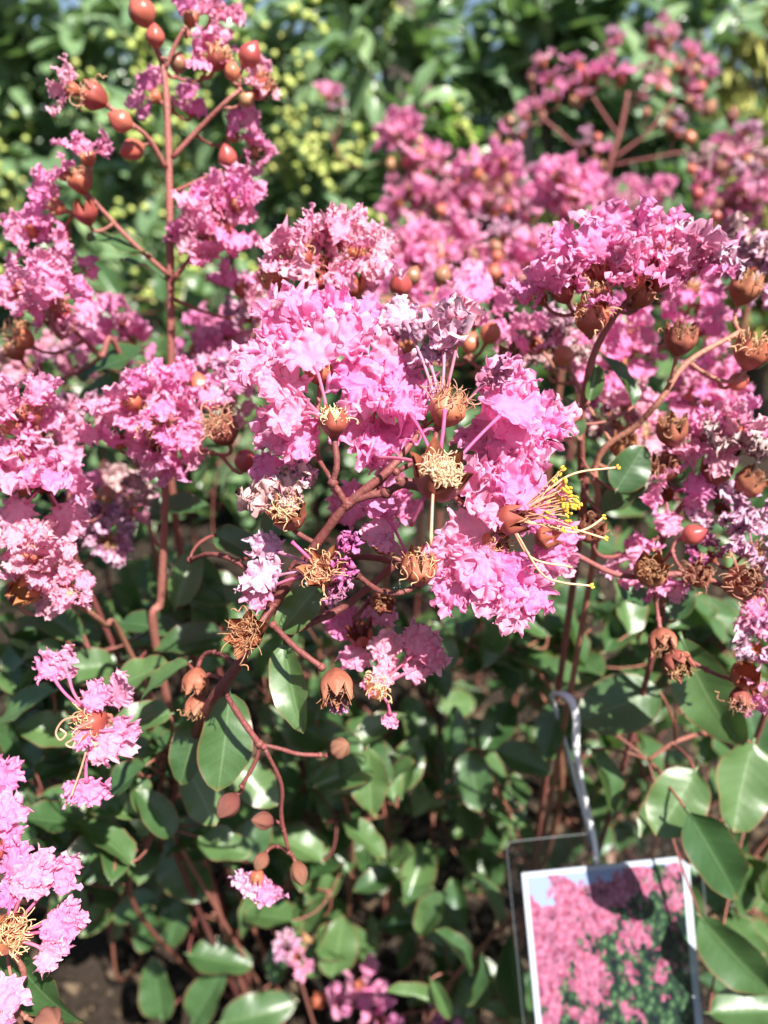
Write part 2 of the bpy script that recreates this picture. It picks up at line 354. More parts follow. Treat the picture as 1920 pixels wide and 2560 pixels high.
def limb(rng, R, nA=84, nR=11, ruffle=0.30, cup=0.12, crumple=0.10, jag=0.13, shrink=1.0):
    """crinkled petal limb: claw junction at origin, blade centre at (0, 0.85R), upper face +Z; creases fan out from the claw"""
    off = Vector((rng.uniform(-50, 50), rng.uniform(-50, 50), rng.uniform(-50, 50)))
    asp = rng.uniform(0.95, 1.3); fb = rng.uniform(-0.7, 0.7); fc = rng.uniform(-0.5, 0.6); tws = rng.uniform(-.5, .5)
    def cn(th, k, s): return noise.noise(Vector((math.cos(th) * k, math.sin(th) * k, s)) + off)
    C0 = Vector((0, 0.30 * R))
    V = [(0, C0.y, 0.0)]; U = [(0.3, 0.5)]
    for j0 in range(nR):
        u = ((j0 + 1) / nR) ** 0.75
        for j in range(nA):
            th = 2 * math.pi * j / nA
            damp = 1 - 0.85 * math.exp(-((math.atan2(math.sin(th + math.pi / 2), math.cos(th + math.pi / 2))) / 0.55) ** 2)
            # distance from C0 to the rim of the round blade in this direction
            c_, s_ = math.cos(th), math.sin(th); dy = 0.55 * R
            rim = s_ * dy + math.sqrt(max(1e-9, (s_ * dy) ** 2 - dy * dy + R * R))
            edge = 1 + damp * (u * u * (0.26 * cn(th, 1.3, 1) + 0.26 * cn(th, 2.7, 2)) + u ** 4 * jag * (1.0 * cn(th, 5.0, 3) + 0.9 * cn(th, 9.0, 9) ))
            t2 = th + damp * u * u * (0.20 * cn(th, 2.4, 4 + u * .4) + 0.13 * cn(th, 6.0, 5 + u * .5))
            r = u * rim * edge
            x = r * math.cos(t2) * asp; y = C0.y + r * math.sin(t2)
            q = Vector((x, y, 0)) / R; far = min(1.0, rim / R)
            nz = noise.fractal(q * 2.4 + off, 0.9, 2.1, 3) * crumple
            z = R * (damp * far * ruffle * (u ** 1.6 * 0.5 * cn(th, 1.6, 6 + u * .7) + u ** 3 * 0.55 * cn(th, 3.8, 7 + u * 2.5) + u ** 5 * 0.5 * cn(th, 8., 8 + u * 3.) + u ** 1.5 * .75 * noise.noise(q * 2.9 + off * 2.) + u ** 3 * .68 * noise.noise(q * 5.2 + off * 3.)) + cup * u * u + nz * (0.3 + 0.7 * u) + fb * q.x ** 2 * 0.55 + fc * (q.y - .6) * abs(q.y - .6) * .5 + tws * q.x * q.y * .4)
            sh = 1 - (1 - shrink) * u
            x *= sh; y = C0.y + (y - C0.y) * sh
            nx = noise.noise(q * 4.6 + off * 1.3) * (crumple + .12) * 1.1 * u * u; ny = noise.noise(q * 4.6 + off * 0.7) * (crumple + .12) * 1.1 * u * u
            V.append((x + nx * R * damp, y + ny * R * damp, z)); U.append((0.3 + 0.7 * u * far, j / nA))
    F = [(0, 1 + j, 1 + (j + 1) % nA) for j in range(nA)]
    F += [(1 + (i - 1) * nA + j, 1 + i * nA + j, 1 + i * nA + (j + 1) % nA, 1 + (i - 1) * nA + (j + 1) % nA) for i in range(1, nR) for j in range(nA)]
    return V, F, U
STY = {'p': dict(ruffle=0.70, cup=0.06, crumple=0.25, jag=0.165), 'w': dict(ruffle=0.8, cup=0.35, crumple=0.6, jag=0.2, shrink=0.72), 'f': dict(ruffle=0.48, cup=0.05, crumple=0.15, jag=0.15)}
def petal_variant(seed, R, L, matr, style='p', nA=96, nR=11):
    rng = random.Random(seed); mb = MB()
    bend = rng.uniform(-0.5, 0.9); V, F, U = limb(rng, R, nA, nR, **STY[style])
    Rm = Matrix.Rotation(bend, 3, 'X')
    J = Vector((0, L, rng.uniform(-0.15, 0.15) * L))
    mb.add([J + Rm @ Vector(v) for v in V], F, U)
    mb.tube(bez((0, 0, 0), (0, L * 0.5, rng.uniform(-.1, .25) * L), J + Rm @ Vector((0, R * 0.12, 0)), 5), [0.00045, 0.0004, 0.0004, 0.0004, 0.0005, 0.0007], 5, uv=(0.02, 0.5))
    return mb.mesh('petal', matr)
PETALS = {
    'pink': [petal_variant(100 + i, 0.0060 * random.Random(i).uniform(0.8, 1.12), 0.0056, M_PETAL) for i in range(18)],
    'pale': [petal_variant(200 + i, 0.0058 * random.Random(i).uniform(0.8, 1.1), 0.0054, M_PALE) for i in range(12)],
    'lilac': [petal_variant(300 + i, 0.0058, 0.0055, M_LILAC, 'w') for i in range(4)],
    'dry': [petal_variant(320 + i, 0.0050, 0.005, M_DRY, 'w') for i in range(4)],
    'buff': [petal_variant(340 + i, 0.0060, 0.005, M_BUFF, 'w') for i in range(4)]}
PMAT = {'pink': M_PETAL, 'pale': M_PALE, 'lilac': M_LILAC, 'dry': M_DRY, 'buff': M_BUFF}

def calyx_mesh(seed, h=0.009, r=0.0042, opened=0.0, mats=None, nA=48, nz=14):
    """six-lobed cup on +Z, base at origin; opened 0 = lobes upright, 1 = lobes spread as a star"""
    rng = random.Random(seed); mb = MB(); ph = rng.uniform(0, 1)
    jit = [rng.uniform(0.88, 1.12) for _ in range(6)]; lean = [rng.uniform(-0.18, 0.18) for _ in range(6)]
    def pt(j, i, inset):
        a = 2 * math.pi * j / nA; s = (j / nA * 6) % 1.0; k = int(j / nA * 6) % 6
        tri = 1 - abs(s - 0.5) * 2                                     # 1 at a lobe's middle
        t = i / nz
        cut = 0.56
        if t <= cut: q = t / cut; zz = q * cut; up = 0
        else: q = (t - cut) / (1 - cut); up = q * (tri ** 0.8) * jit[k]; zz = cut + up * (1 - cut)
        rr = r * (0.20 + 0.80 * math.sin(min(1.0, zz / 0.55) * math.pi / 2) ** 0.8)
        rr *= 1 + 0.07 * (tri - 0.5) + 0.03 * math.sin(a * 2 + ph * 6)
        over = max(0.0, zz - 0.55) / 0.45
        z = zz * h
        rr += r * over * (opened * 1.35 - 0.22 * (1 - opened) + lean[k]); z -= h * over * opened * 0.42
        rr *= (1 - 0.25 * over * (1 - tri))
        rr = max(rr - inset, r * 0.03); z += inset * 0.6 if i < 3 else 0
        return (rr * math.cos(a), rr * math.sin(a), z)
    for inset, mi, flip in ((0.0, 0, False), (0.00045, 1, True)):
        V = []; U = []
        for i in range(nz + 1):
            for j in range(nA): V.append(pt(j, i, inset)); U.append((j / nA, i / nz))
        F = []
        for i in range(nz):
            for j in range(nA):
                f = (i * nA + j, i * nA + (j + 1) % nA, (i + 1) * nA + (j + 1) % nA, (i + 1) * nA + j)
                F.append(f[::-1] if flip else f)
        mb.add(V, F, U, mi)
    return mb.mesh('calyx', mats or [M_CALYX, M_CALYXIN])
CALYX = {'cup': [calyx_mesh(i) for i in range(4)], 'half': [calyx_mesh(10 + i, opened=0.25) for i in range(3)],
         'star': [calyx_mesh(20 + i, opened=0.34, mats=[M_CALYXB, M_CALYXIN]) for i in range(3)],
         'brown': [calyx_mesh(30 + i, opened=0.05, mats=[M_CALYXB, M_CALYXB]) for i in range(4)],
         'big': [calyx_mesh(41, h=0.0105, r=0.0052, opened=-0.15)]}

def bud_mesh(seed, matr, elong=1.0, nA=24, nz=12, seam=0.10):
    rng = random.Random(seed); mb = MB(); V = []; U = []
    for i in range(nz + 1):
        t = i / nz
        r = max(0.03, math.sin(math.pi * (t * 0.97 + 0.015)) ** 0.75 * (1 - 0.15 * t)) if t < 0.999 else 0.02
        for j in range(nA):
            a = 2 * math.pi * j / nA; rr = r * (1 - seam * abs(math.cos(3 * a)) ** 6 * min(1, t * 1.6) + 0.02 * math.sin(2 * a + seed))
            V.append((rr * math.cos(a), rr * math.sin(a), (t * 2.1 + 0.10 * max(0, t - .9) * 10 * 0.6) * elong)); U.append((j / nA, t))
    F = [(i * nA + j, i * nA + (j + 1) % nA, (i + 1) * nA + (j + 1) % nA, (i + 1) * nA + j) for i in range(nz) for j in range(nA)]
    F += [tuple(range(nA))[::-1], tuple(range(nz * nA, (nz + 1) * nA))]
    mb.add(V, F, U); return mb.mesh('bud', matr)
BUDS = {'red': [bud_mesh(1, M_BUD), bud_mesh(2, M_BUD, 1.12)], 'green': [bud_mesh(3, M_BUDG, 1.05)], 'brown': [bud_mesh(4, M_BUDB, 1.1, seam=.24), bud_mesh(5, M_BUDB, 1.25, seam=.3)]}

def curl_path(rng, start, d0, length, turns, n=14, tighten=2.0):
    p = Vector(start); d = Vector(d0).normalized(); ax = d.cross(rdir(rng)).normalized(); pts = [p.copy()]
    for i in range(n):
        w_ = (i / n) ** tighten * (tighten + 1)
        d = Matrix.Rotation(turns * 6.283 * w_ / n, 3, ax) @ d
        d = (d + ax * 0.04).normalized(); p = p + d * (length / n); pts.append(p.copy())
    return pts
def tuft_mesh(seed, matr, n_short=60, n_long=6, h=0.0055, spread=0.9, curl=1.0, thick=1.0):
    """curled spent stamens rising from the cup mouth (origin), along +Z"""
    rng = random.Random(seed); mb = MB()
    for k in range(n_short):
        a = rng.uniform(0, 6.283); r = 0.0022 * math.sqrt(rng.random())
        d = Vector((math.cos(a) * spread * rng.random(), math.sin(a) * spread * rng.random(), 1))
        mb.tube(curl_path(rng, (r * math.cos(a), r * math.sin(a), -0.002), d, h * rng.uniform(0.8, 1.7), curl * rng.uniform(-1.3, 1.3), 12), 0.00011 * thick, 4, cap=False)
    for k in range(n_long):
        a = k * 6.283 / max(1, n_long) + rng.uniform(-.3, .3); r = 0.003
        d = Vector((math.cos(a) * 1.0, math.sin(a) * 1.0, rng.uniform(0.5, 1.4)))
        mb.tube(curl_path(rng, (r * math.cos(a), r * math.sin(a), -0.001), d, h * rng.uniform(1.6, 2.6), rng.choice([-1, 1]) * rng.uniform(0.9, 1.7), 22, 1.3), 0.00017 * thick, 5, cap=False)
    return mb.mesh('stamens', matr)
TUFT = {'straw': [tuft_mesh(i, M_FIL, 55 + 12 * i, [6, 3, 5, 1][i], [.0055, .0045, .006, .004][i], [.9, 1.2, .6, 1.][i]) for i in range(4)], 'pale': [tuft_mesh(5 + i, M_FILP, 75, [4, 2, 0][i], 0.0044) for i in range(3)],
        'brown': [tuft_mesh(9 + i, M_FILB, [55, 75, 35, 60][i], [3, 1, 0, 2][i], [.0042, .0036, .003, .005][i], [.9, .6, 1.2, .8][i], [1., 1.4, .6, 1.2][i]) for i in range(4)],
        'cream': [tuft_mesh(16, M_CREAM, 260, 2, .0036, .9, .9, .9)]}

# ------------------------------------------------------------------ plant builders
CNT = [0]
def inst(name, me, parent, M):
    return link(bpy.data.objects.new(name, me), parent, M)
def generic_flower(stem, rng, pos, axis, size=1.0, kind='pink', calyx='cup', n=6, tuft=None, nmiss=0):
    f = empty('flower', pos, stem)
    inst('calyx', rng.choice(CALYX[calyx]), f, axis_frame(pos, axis, size, rng.uniform(0, 6)))
    mouth = pos + axis * 0.0062 * size
    x = axis.orthogonal().normalized(); x = Matrix.Rotation(rng.uniform(0, 6), 3, axis) @ x
    for k in range(n - nmiss):
        a = 2 * math.pi * k / n + rng.uniform(-0.3, 0.3)
        out_ = Matrix.Rotation(a, 3, axis) @ x
        el = rng.uniform(0.1, 1.0)
        y = out_ * math.cos(el) + axis * math.sin(el)
        z = axis * math.cos(el) - out_ * math.sin(el) + rdir(rng) * 0.6
        inst('petal', rng.choice(PETALS[kind]), f, frame(mouth + out_ * 0.0032 * size, y, z, size * rng.uniform(0.85, 1.15)))
    if tuft: inst('stamens', rng.choice(TUFT[tuft]), f, axis_frame(mouth, axis, size, rng.uniform(0, 6)))
    return f
def hero_flower(stem, rng, base, axis, csize, calyx, petals, tuft=None, stubs=(), tsize=1.0, spin=None):
    """base: pixel+depth of calyx base; petals: (px, py, depth offset mm, radius px, kind[, style])"""
    bp = P(*base); f = empty('flower', bp, stem); axis = axis.normalized()
    inst('calyx', rng.choice(CALYX[calyx]), f, axis_frame(bp, axis, csize, rng.uniform(0, 6) if spin is None else spin))
    mouth = bp + axis * 0.006 * csize
    for p in petals:
        px, py, dd, rp, kind = p[:5]; d = base[2] + dd * 0.001
        C = P(px, py, d); R = px2m(rp, d)
        out_ = C - mouth; rim = out_ - axis * out_.dot(axis)
        rim = rim.normalized() if rim.length > 1e-5 else axis.orthogonal()
        B = mouth + rim * 0.0033 * csize
        yd = (C - B).normalized()
        nrm = (D(0, 0.25, 1.0) * 1.0 + axis * 0.35 + SUN * 0.3 + rdir(rng) * 0.55).normalized()
        y = (yd - nrm * yd.dot(nrm)); y = y.normalized() if y.length > 0.2 else (D(0, 1, 0) - nrm * D(0, 1, 0).dot(nrm)).normalized()
        st = p[5] if len(p) > 5 else ('p' if kind in ('pink', 'pale') else 'w')
        V, F, U = limb(rng, R, 180, 17, **STY[st])
        J = C - y * 0.85 * R
        M = frame(J, y, nrm)
        mb = MB(); mb.add([M @ Vector(v) for v in V], F, U)
        mb.tube(bez(B - axis * 0.002, B.lerp(J, 0.5) + axis * 0.0015, J + y * 0.12 * R, 9), [0.00045] * 7 + [0.0005, 0.0006, 0.0009], 6, uv=(0.02, 0.5))
        mb.build('petal', PMAT[kind], f, at=bp)
    for (px, py, dd) in stubs:
        E = P(px, py, base[2] + dd * 0.001); out_ = E - mouth; rim = (out_ - axis * out_.dot(axis)).normalized()
        B = mouth + rim * 0.0033 * csize
        mb = MB(); mb.tube(bez(B - axis * 0.002, B.lerp(E, 0.5) + axis * 0.001, E, 8), [0.0005] * 8 + [0.0007], 6, uv=(0.02, 0.5))
        mb.build('petal_claw', M_PETAL, f, at=bp)
    if tuft: inst('stamens', rng.choice(TUFT[tuft]), f, axis_frame(mouth, axis, csize * tsize, rng.uniform(0, 6)))
    return f
class Stem:
    """a flowering stem: collects its woody mesh while flowers, buds and leaves are hung on it"""
    def __init__(s, label, path, r0, r1=None, seed=0, ground=True, name='flowering_stem', group='flowering crape myrtle stems', cat='flower stem', dx=0.0, dy=0.12):
        s.rng = random.Random(seed); s.mb = MB(); pts = [P(*p) for p in path]
        if ground:                                                    # path runs from low to high: carry it down to the soil
            b = pts[0]; d = (pts[0] - pts[1]).normalized()
            low = Vector((b.x + dx, b.y + dy, -0.01))
            mid = b.lerp(low, 0.45) + d * 0.02
            pts = [low, mid] + pts
        s.path = spline(pts, 7); n = len(s.path); r1 = r1 or r0 * 0.55
        s.mb.tube(s.path, [r0 * (1 + 0.04 * math.sin(i * 1.7)) + (r1 - r0) * (i / (n - 1)) ** 1.5 for i in range(n)], 9)
        s.o = thing(name, label, cat, s.path[0], group)
        k0 = 14 if ground else 0
        s.att = [(p, r0) for p in s.path[k0:]]
    def twig(s, pos, axis, r=0.0007, att=None):
        if att is None:
            best = min(s.att, key=lambda q: (q[0] - pos).length * (1.0 if (pos - q[0]).dot(Vector((0, 0, 1))) > -0.002 else 1.7) + 0.004 * (1 if (q[0] - pos).length < 0.006 else 0))[0]
        else: best = P(*att)
        L = (pos - best).length
        pts = bez(best, pos - axis * L * 0.5 + Vector((0, 0, -0.05 * L)), pos + axis * 0.0005, 8)
        s.mb.tube(pts, [r * 1.35] + [r] * 7 + [r * 1.5], 7)
        for nd in (0.0, 0.45):                                         # swollen joints
            c = pts[int(nd * 8)]; s.mb.tube([c - axis * r * 1.2, c, c + axis * r * 1.2], [r * 0.8, r * 1.75, r * 0.8], 6)
        s.att += [(p, r) for p in pts[2:7]]
    def flower(s, px, py, d, size=1.0, kind='pink', axis=None, calyx='cup', tuft=None, nmiss=0, r=0.0007):
        pos = P(px, py, d)
        ax = axis or (D(s.rng.uniform(-.5, .5), s.rng.uniform(0.1, 1.0), s.rng.uniform(0.1, 0.9)))
        base = pos - ax * 0.009 * size
        s.twig(base, ax, r * min(1.0, 0.6 + size * 0.4))
        return generic_flower(s.o, s.rng, base, ax, size, kind, calyx, 6, tuft, nmiss)
    def cluster(s, cx, cy, rx, ry, d, n, size=1.0, kind='pink', dj=0.02, mixed=0.0, calyx='cup'):
        for k in range(n):
            a = 2.399 * k + s.rng.uniform(-.3, .3); q = math.sqrt((k + 0.5) / n)
            kd = kind if s.rng.random() > mixed else s.rng.choice(['pale', 'lilac', 'buff'])
            s.flower(cx + rx * q * math.cos(a), cy + ry * q * math.sin(a), d + s.rng.uniform(-dj, dj), size * s.rng.uniform(0.85, 1.15), kd, calyx=calyx,
                     axis=D(math.cos(a) * q * 0.7 + s.rng.uniform(-.2, .2), -math.sin(a) * q * 0.5 + 0.45, s.rng.uniform(0.25, 0.8)), tuft=s.rng.choice([None, 'straw', 'pale']) if d < 0.6 else None, nmiss=s.rng.choice([0, 0, 1]))
    def bud(s, px, py, d, rp, kind='red', axis=None, att=None):
        pos = P(px, py, d); R = px2m(rp * .88, d); ax = axis or D(s.rng.uniform(-.5, .5), 0.8, s.rng.uniform(0, .4))
        base = pos - ax * R; s.twig(base, ax, 0.0006, att)
        return inst('bud', s.rng.choice(BUDS[kind]), s.o, axis_frame(base, ax, R, s.rng.uniform(0, 6)))
    def spent(s, px, py, d, size=1.0, axis=None, calyx='brown', tuft='brown', att=None):
        pos = P(px, py, d); ax = (axis or D(s.rng.uniform(-.4, .4), 0.7, s.rng.uniform(.1, .6))).normalized()
        base = pos - ax * 0.004 * size; s.twig(base, ax, 0.0007, att)
        f = empty('seed_head', base, s.o)
        inst('calyx', s.rng.choice(CALYX[calyx]), f, axis_frame(base, ax, size, s.rng.uniform(0, 6)))
        if tuft: inst('stamens', s.rng.choice(TUFT[tuft]), f, axis_frame(base + ax * 0.006 * size, ax, size, s.rng.uniform(0, 6)))
    def leaf(s, px, py, d, Lp, ang, slope=0.0, roll=0.0, face=(0, 0.45, 0.9), v=None, wid=1.0, petiole=True):
        """px,py: middle of the blade; ang: image direction base->tip in degrees; slope: tip towards (+) or away from viewer"""
        a = math.radians(ang); y = D(math.cos(a), math.sin(a), slope); L = px2m(Lp, d)
        z = D(*face); z = Matrix.Rotation(math.radians(roll), 3, y) @ z
        pos = P(px, py, d) - y * L * 0.5
        M = frame(pos, y, z, L)
        if wid != 1.0: M = M @ Matrix.Diagonal((wid, 1, 1, 1))
        me = LEAVES[v] if v is not None else s.rng.choice(LEAVES)
        o = inst('leaf', me, s.o, M)
        if petiole:
            best = min((q[0] for q in s.att), key=lambda q: (q - pos).length)
            if (best - pos).length < 0.12:
                s.mb.tube(bez(best, (best + pos) / 2 - y * 0.004, pos, 5), 0.0006, 5)
        return o
    def done(s, name='stem', matr=None):
        return s.mb.build(name, matr or M_STEM, s.o)

# ================================================================== the in-focus panicle
A = Stem('sharp central flowering stem with pink petals, curled stamens and yellow anthers', [(430, 2080, .38), (470, 1900, .30), (520, 1768, .247), (600, 1655, .236), (690, 1500, .228), (800, 1348, .219), (868, 1262, .214), (965, 1182, .212), (1010, 1130, .214), (1060, 1068, .217)], 0.0019, 0.0009, seed=11)
for p in [(1067, 1045, .217), (1085, 1050, .216)]: A.mb.tube([P(1058, 1070, .217), P(*p)], [0.0006, 0.0003], 6)
rA = A.rng
def tw(pts, r): 
    q = spline([P(*p) for p in pts], 5); A.mb.tube(q, [r * (1 + 0.08 * math.sin(i * 2.1)) for i in range(len(q))], 8); A.att += [(p, r) for p in q]
    for p in (pts[0], pts[-1]):
        c = P(*p); A.mb.tube([c + D(0, -1, 0) * r * 1.3, c, c + D(0, 1, 0) * r * 1.3], [r * .8, r * 1.7, r * .8], 7)
tw([(866, 1264, .214), (850, 1235, .213), (832, 1207, .212)], 0.0010)
tw([(832, 1207, .212), (842, 1160, .211), (835, 1092, .211)], 0.0009)
tw([(965, 1232, .212), (1005, 1212, .208), (1062, 1222, .204)], 0.0011)
tw([(870, 1258, .214), (915, 1240, .213), (965, 1232, .212)], 0.0012)
tw([(990, 1180, .212), (1075, 1130, .213), (1092, 1070, .214)], 0.0008)
tw([(1000, 1200, .212), (1100, 1215, .214), (1160, 1262, .216), (1235, 1300, .214)], 0.0009)
tw([(925, 1238, .213), (1010, 1120, .222), (955, 1040, .226)], 0.0008)
tw([(832, 1205, .212), (790, 1120, .22), (800, 960, .227)], 0.0007)
tw([(705, 1475, .228), (745, 1400, .226), (805, 1445, .222)], 0.0008)
tw([(790, 1360, .220), (740, 1330, .222), (735, 1315, .22)], 0.0008)
tw([(685, 1510, .228), (650, 1560, .224), (632, 1585, .222)], 0.0009)
tw([(683, 1563, .230), (740, 1620, .226), (804, 1668, .224)], 0.0009)
tw([(723, 1581, .236), (850, 1523, .24), (925, 1465, .238), (1010, 1390, .236)], 0.0012)
tw([(895, 1440, .219), (950, 1478, .214), (1000, 1482, .212), (1045, 1462, .213)], 0.0008)
tw([(850, 1410, .220), (870, 1425, .220), (895, 1440, .219)], 0.0008)
tw([(870, 1392, .232), (940, 1395, .228), (1015, 1415, .224)], 0.0010)
tw([(558, 1725, .241), (602, 1795, .243), (648, 1860, .245)], 0.0010)
tw([(648, 1860, .245), (700, 1872, .246), (746, 1885, .248), (800, 1888, .25)], 0.0007)
tw([(648, 1860, .245), (640, 1900, .246), (605, 1965, .248)], 0.0007)
tw([(660, 1868, .245), (703, 1960, .25), (703, 2040, .256), (722, 2130, .262)], 0.0007)
tw([(475, 1400, .25), (530, 1385, .24), (600, 1410, .235), (680, 1480, .229)], 0.0008)
k = 'pink'
hero_flower(A.o, rA, (800, 962, .229), D(-.05, .8, .5), 0.95, 'cup', [(705, 800, 4, 70, k), (760, 765, 2, 68, k), (830, 775, 0, 70, k), (905, 785, 2, 70, k), (925, 825, 3, 54, k), (740, 850, -4, 70, k), (845, 835, -6, 68, k)], 'pale')
hero_flower(A.o, rA, (835, 1092, .211), D(.05, .9, .45), 0.95, 'cup', [(775, 868, 2, 70, k, 'f'), (690, 958, 5, 66, k), (640, 905, 8, 62, k), (715, 1030, 3, 66, k), (745, 1095, 5, 56, k), (680, 1075, 8, 52, k)], 'cream', tsize=.9)
hero_flower(A.o, rA, (955, 1040, .226), D(.1, .75, .6), 0.95, 'cup', [(900, 930, -3, 70, k), (975, 905, 0, 68, k), (1025, 960, -3, 70, k), (920, 1000, -6, 66, k), (980, 1020, -8, 68, k), (905, 1085, -5, 59, k), (975, 1100, -7, 61, k), (930, 1135, -6, 47, k)])
hero_flower(A.o, rA, (1080, 1238, .200), D(.22, .62, .78), 1.55, 'half', [(1285, 1010, 9, 70, k, 'f'), (1015, 1010, 12, 50, k)], 'cream', [(1112, 1025, -2), (1028, 1312, 0), (940, 1145, 9)], 0.8)
st = MB(); st.tube(bez(P(1085, 1190, .194), P(1080, 1260, .188), P(1077, 1362, .187), 10), [0.0004] * 9 + [0.0005, 0.0003], 6); st.build('style', M_FILP, A.o)
hero_flower(A.o, rA, (1235, 1130, .224), D(.3, .7, .6), 0.95, 'cup', [(1262, 965, 0, 62, k), (1250, 1040, -5, 70, k), (1325, 1020, -2, 66, k), (1355, 1075, -3, 62, k), (1290, 1105, -8, 72, k), (1385, 1055, 2, 51, k), (1225, 1100, -2, 62, k)])
# fallen-petal calyx with the tangle of curled stamens
hero_flower(A.o, rA, (1098, 1066, .214), D(.40, .85, .30), 1.0, 'big', [(1105, 840, 6, 62, 'lilac'), (1150, 790, 8, 50, 'pale', 'w'), (1065, 885, 6, 42, 'lilac'), (1236, 945, -2, 38, 'dry'), (1000, 780, 10, 45, 'lilac', 'f')], 'straw', tsize=1.15)
# the open flower with yellow anthers
f4 = hero_flower(A.o, rA, (1235, 1300, .213), D(.85, .05, .5), 1.1, 'cup', [(1195, 1205, 3, 64, k), (1265, 1185, 0, 70, k), (1315, 1225, -3, 61, k), (1230, 1260, -2, 61, k), (1310, 1290, 5, 46, k)])
mb = MB(); rng = random.Random(77)
O4 = P(1300, 1295, .209); heads = []
for k_ in range(30):
    e = P(1375 + rng.gauss(30, 22), 1250 + rng.gauss(0, 38) - 15, .205 + rng.uniform(-.004, .006)); heads.append(e)
    s0 = O4 + rdir(rng) * 0.0018
    mb.tube(bez(s0, s0.lerp(e, .5) + D(.1, .5, .3) * 0.0012, e, 8), 0.00017, 4, cap=False)
longs = [[(1310, 1280), (1420, 1190), (1545, 1168)], [(1310, 1300), (1420, 1330), (1470, 1320), (1510, 1293)], [(1310, 1305), (1420, 1320), (1515, 1347)], [(1290, 1330), (1350, 1430), (1400, 1455), (1480, 1465)], [(1280, 1320), (1330, 1395), (1430, 1418)]]
tips = []
for L in longs:
    pts = spline([P(x, y, .208 + 0.001 * i) for i, (x, y) in enumerate(L)], 7); mb.tube(pts, [0.00033] * len(pts), 6); tips.append(pts[-1])
mb.build('stamens', M_FIL, f4, at=WM[f4.name].translation)
am = MB(); 
for sgn in (-1, 1):
    am.tube([(sgn * .35, -.9, 0), (sgn * .5, -.6, .1), (sgn * .55, 0, .15), (sgn * .5, .6, .1), (sgn * .35, .9, 0)], [.15, .42, .5, .42, .15], 7)
anther = am.mesh('anther', M_ANTHER)
for e in heads: inst('anther', anther, f4, axis_frame(e, rdir(rng), 0.00085 * rng.uniform(.8, 1.25), rng.uniform(0, 6)))
for e in tips[:4]: inst('anther', anther, f4, axis_frame(e, D(.5, .3, .8), 0.0008, rng.uniform(0, 6)))
mb = MB(); rr = random.Random(3)
k = 'pink'
hero_flower(A.o, rA, (1215, 1350, .220), D(.35, -.1, .9), 1.0, 'cup', [(1175, 1330, -5, 75, k, 'f'), (1128, 1395, -6, 56, k), (1125, 1465, -6, 56, k), (1190, 1430, -9, 68, k, 'f'), (1250, 1440, -9, 61, k), (1305, 1475, -8, 59, k), (1280, 1525, -9, 51, k), (1345, 1500, -8, 51, k), (1230, 1495, -7, 56, k)], 'straw')
hero_flower(A.o, rA, (1340, 1350, .236), D(.6, .2, .6), 0.9, 'cup', [(1390, 1350, 0, 55, k), (1385, 1405, 2, 50, k), (1350, 1300, 2, 48, k)])
# spent flowers of the panicle
hero_flower(A.o, rA, (822, 1448, .220), D(-.18, .48, .86), 1.15, 'star', [(648, 1440, 2, 54, 'lilac', 'p'), (665, 1370, 6, 42, 'lilac', 'p'), (640, 1480, 2, 44, 'pink'), (873, 1355, -3, 34, 'dry'), (868, 1430, -5, 36, 'dry'), (850, 1478, -5, 36, 'dry')], 'straw', [(730, 1355, -4)], 1.0)
hero_flower(A.o, rA, (745, 1312, .222), D(-.35, .55, .75), 1.15, 'star', [(635, 1255, 0, 46, 'buff'), (720, 1200, 2, 44, 'buff'), (725, 1255, -4, 34, 'buff'), (680, 1165, 6, 50, 'pink'), (760, 1180, 4, 36, 'lilac')], 'pale')
hero_flower(A.o, rA, (1048, 1462, .214), D(-.02, .9, .4), 1.0, 'big', [(945, 1262, 8, 44, 'pink', 'f'), (950, 1318, 6, 40, 'pink', 'f'), (965, 1360, 4, 26, 'pink')], 'straw')
hero_flower(A.o, rA, (628, 1590, .222), D(-.06, .25, .95), 1.15, 'star', [], 'brown', (), 1.0)
hero_flower(A.o, rA, (838, 1672, .225), D(.08, -.75, .55), 1.2, 'brown', [(845, 1760, 0, 28, 'dry')], 'brown')
hero_flower(A.o, rA, (925, 1735, .238), D(.4, .55, .6), 0.9, 'cup', [(970, 1620, 2, 40, 'pale'), (1055, 1615, 2, 42, 'pale'), (1085, 1650, 4, 34, 'pale'), (960, 1680, -2, 36, 'pale'), (930, 1715, -3, 28, 'pale'), (1040, 1670, 2, 32, 'pale'), (975, 1800, 0, 18, 'pink')], 'pale')
hero_flower(A.o, rA, (910, 1610, .25), D(-.2, .7, .5), 1.0, 'half', [(860, 1560, 4, 46, 'pink'), (885, 1645, -4, 34, 'pink'), (950, 1530, 4, 36, 'pink')])
tw([(890, 1545, .245), (905, 1590, .248), (912, 1612, .25)], 0.0009)
hero_flower(A.o, rA, (960, 1330, .252), D(.1, .8, .4), 0.9, 'cup', [(880, 1255, 2, 46, k), (975, 1215, 2, 48, k), (1000, 1260, 0, 40, k)])
A.spent(955, 1500, .25, 1.0, D(.2, -.2, .8)); A.spent(960, 1360, .245, .9, D(-.2, .3, .8), 'cup', None)
A.bud(848, 1872, .252, 33, 'brown', D(.5, .5, .6), (800, 1888, .25)); A.bud(574, 2010, .25, 35, 'brown', D(-.55, -.6, .4), (605, 1965, .248))
A.bud(655, 2150, .265, 24, 'brown', D(-.4, -.7, .3)); A.bud(745, 2175, .264, 27, 'brown', D(.35, -.85, .2), (722, 2130, .262)); A.bud(665, 2052, .262, 27, 'brown', D(-.7, .2, .4))
hero_flower(A.o, rA, (650, 2170, .266), D(-.3, -.9, .3), .6, 'cup', [(640, 2215, 0, 32, 'lilac', 'p'), (610, 2200, 0, 28, 'lilac', 'p'), (675, 2235, 0, 28, 'pink')])
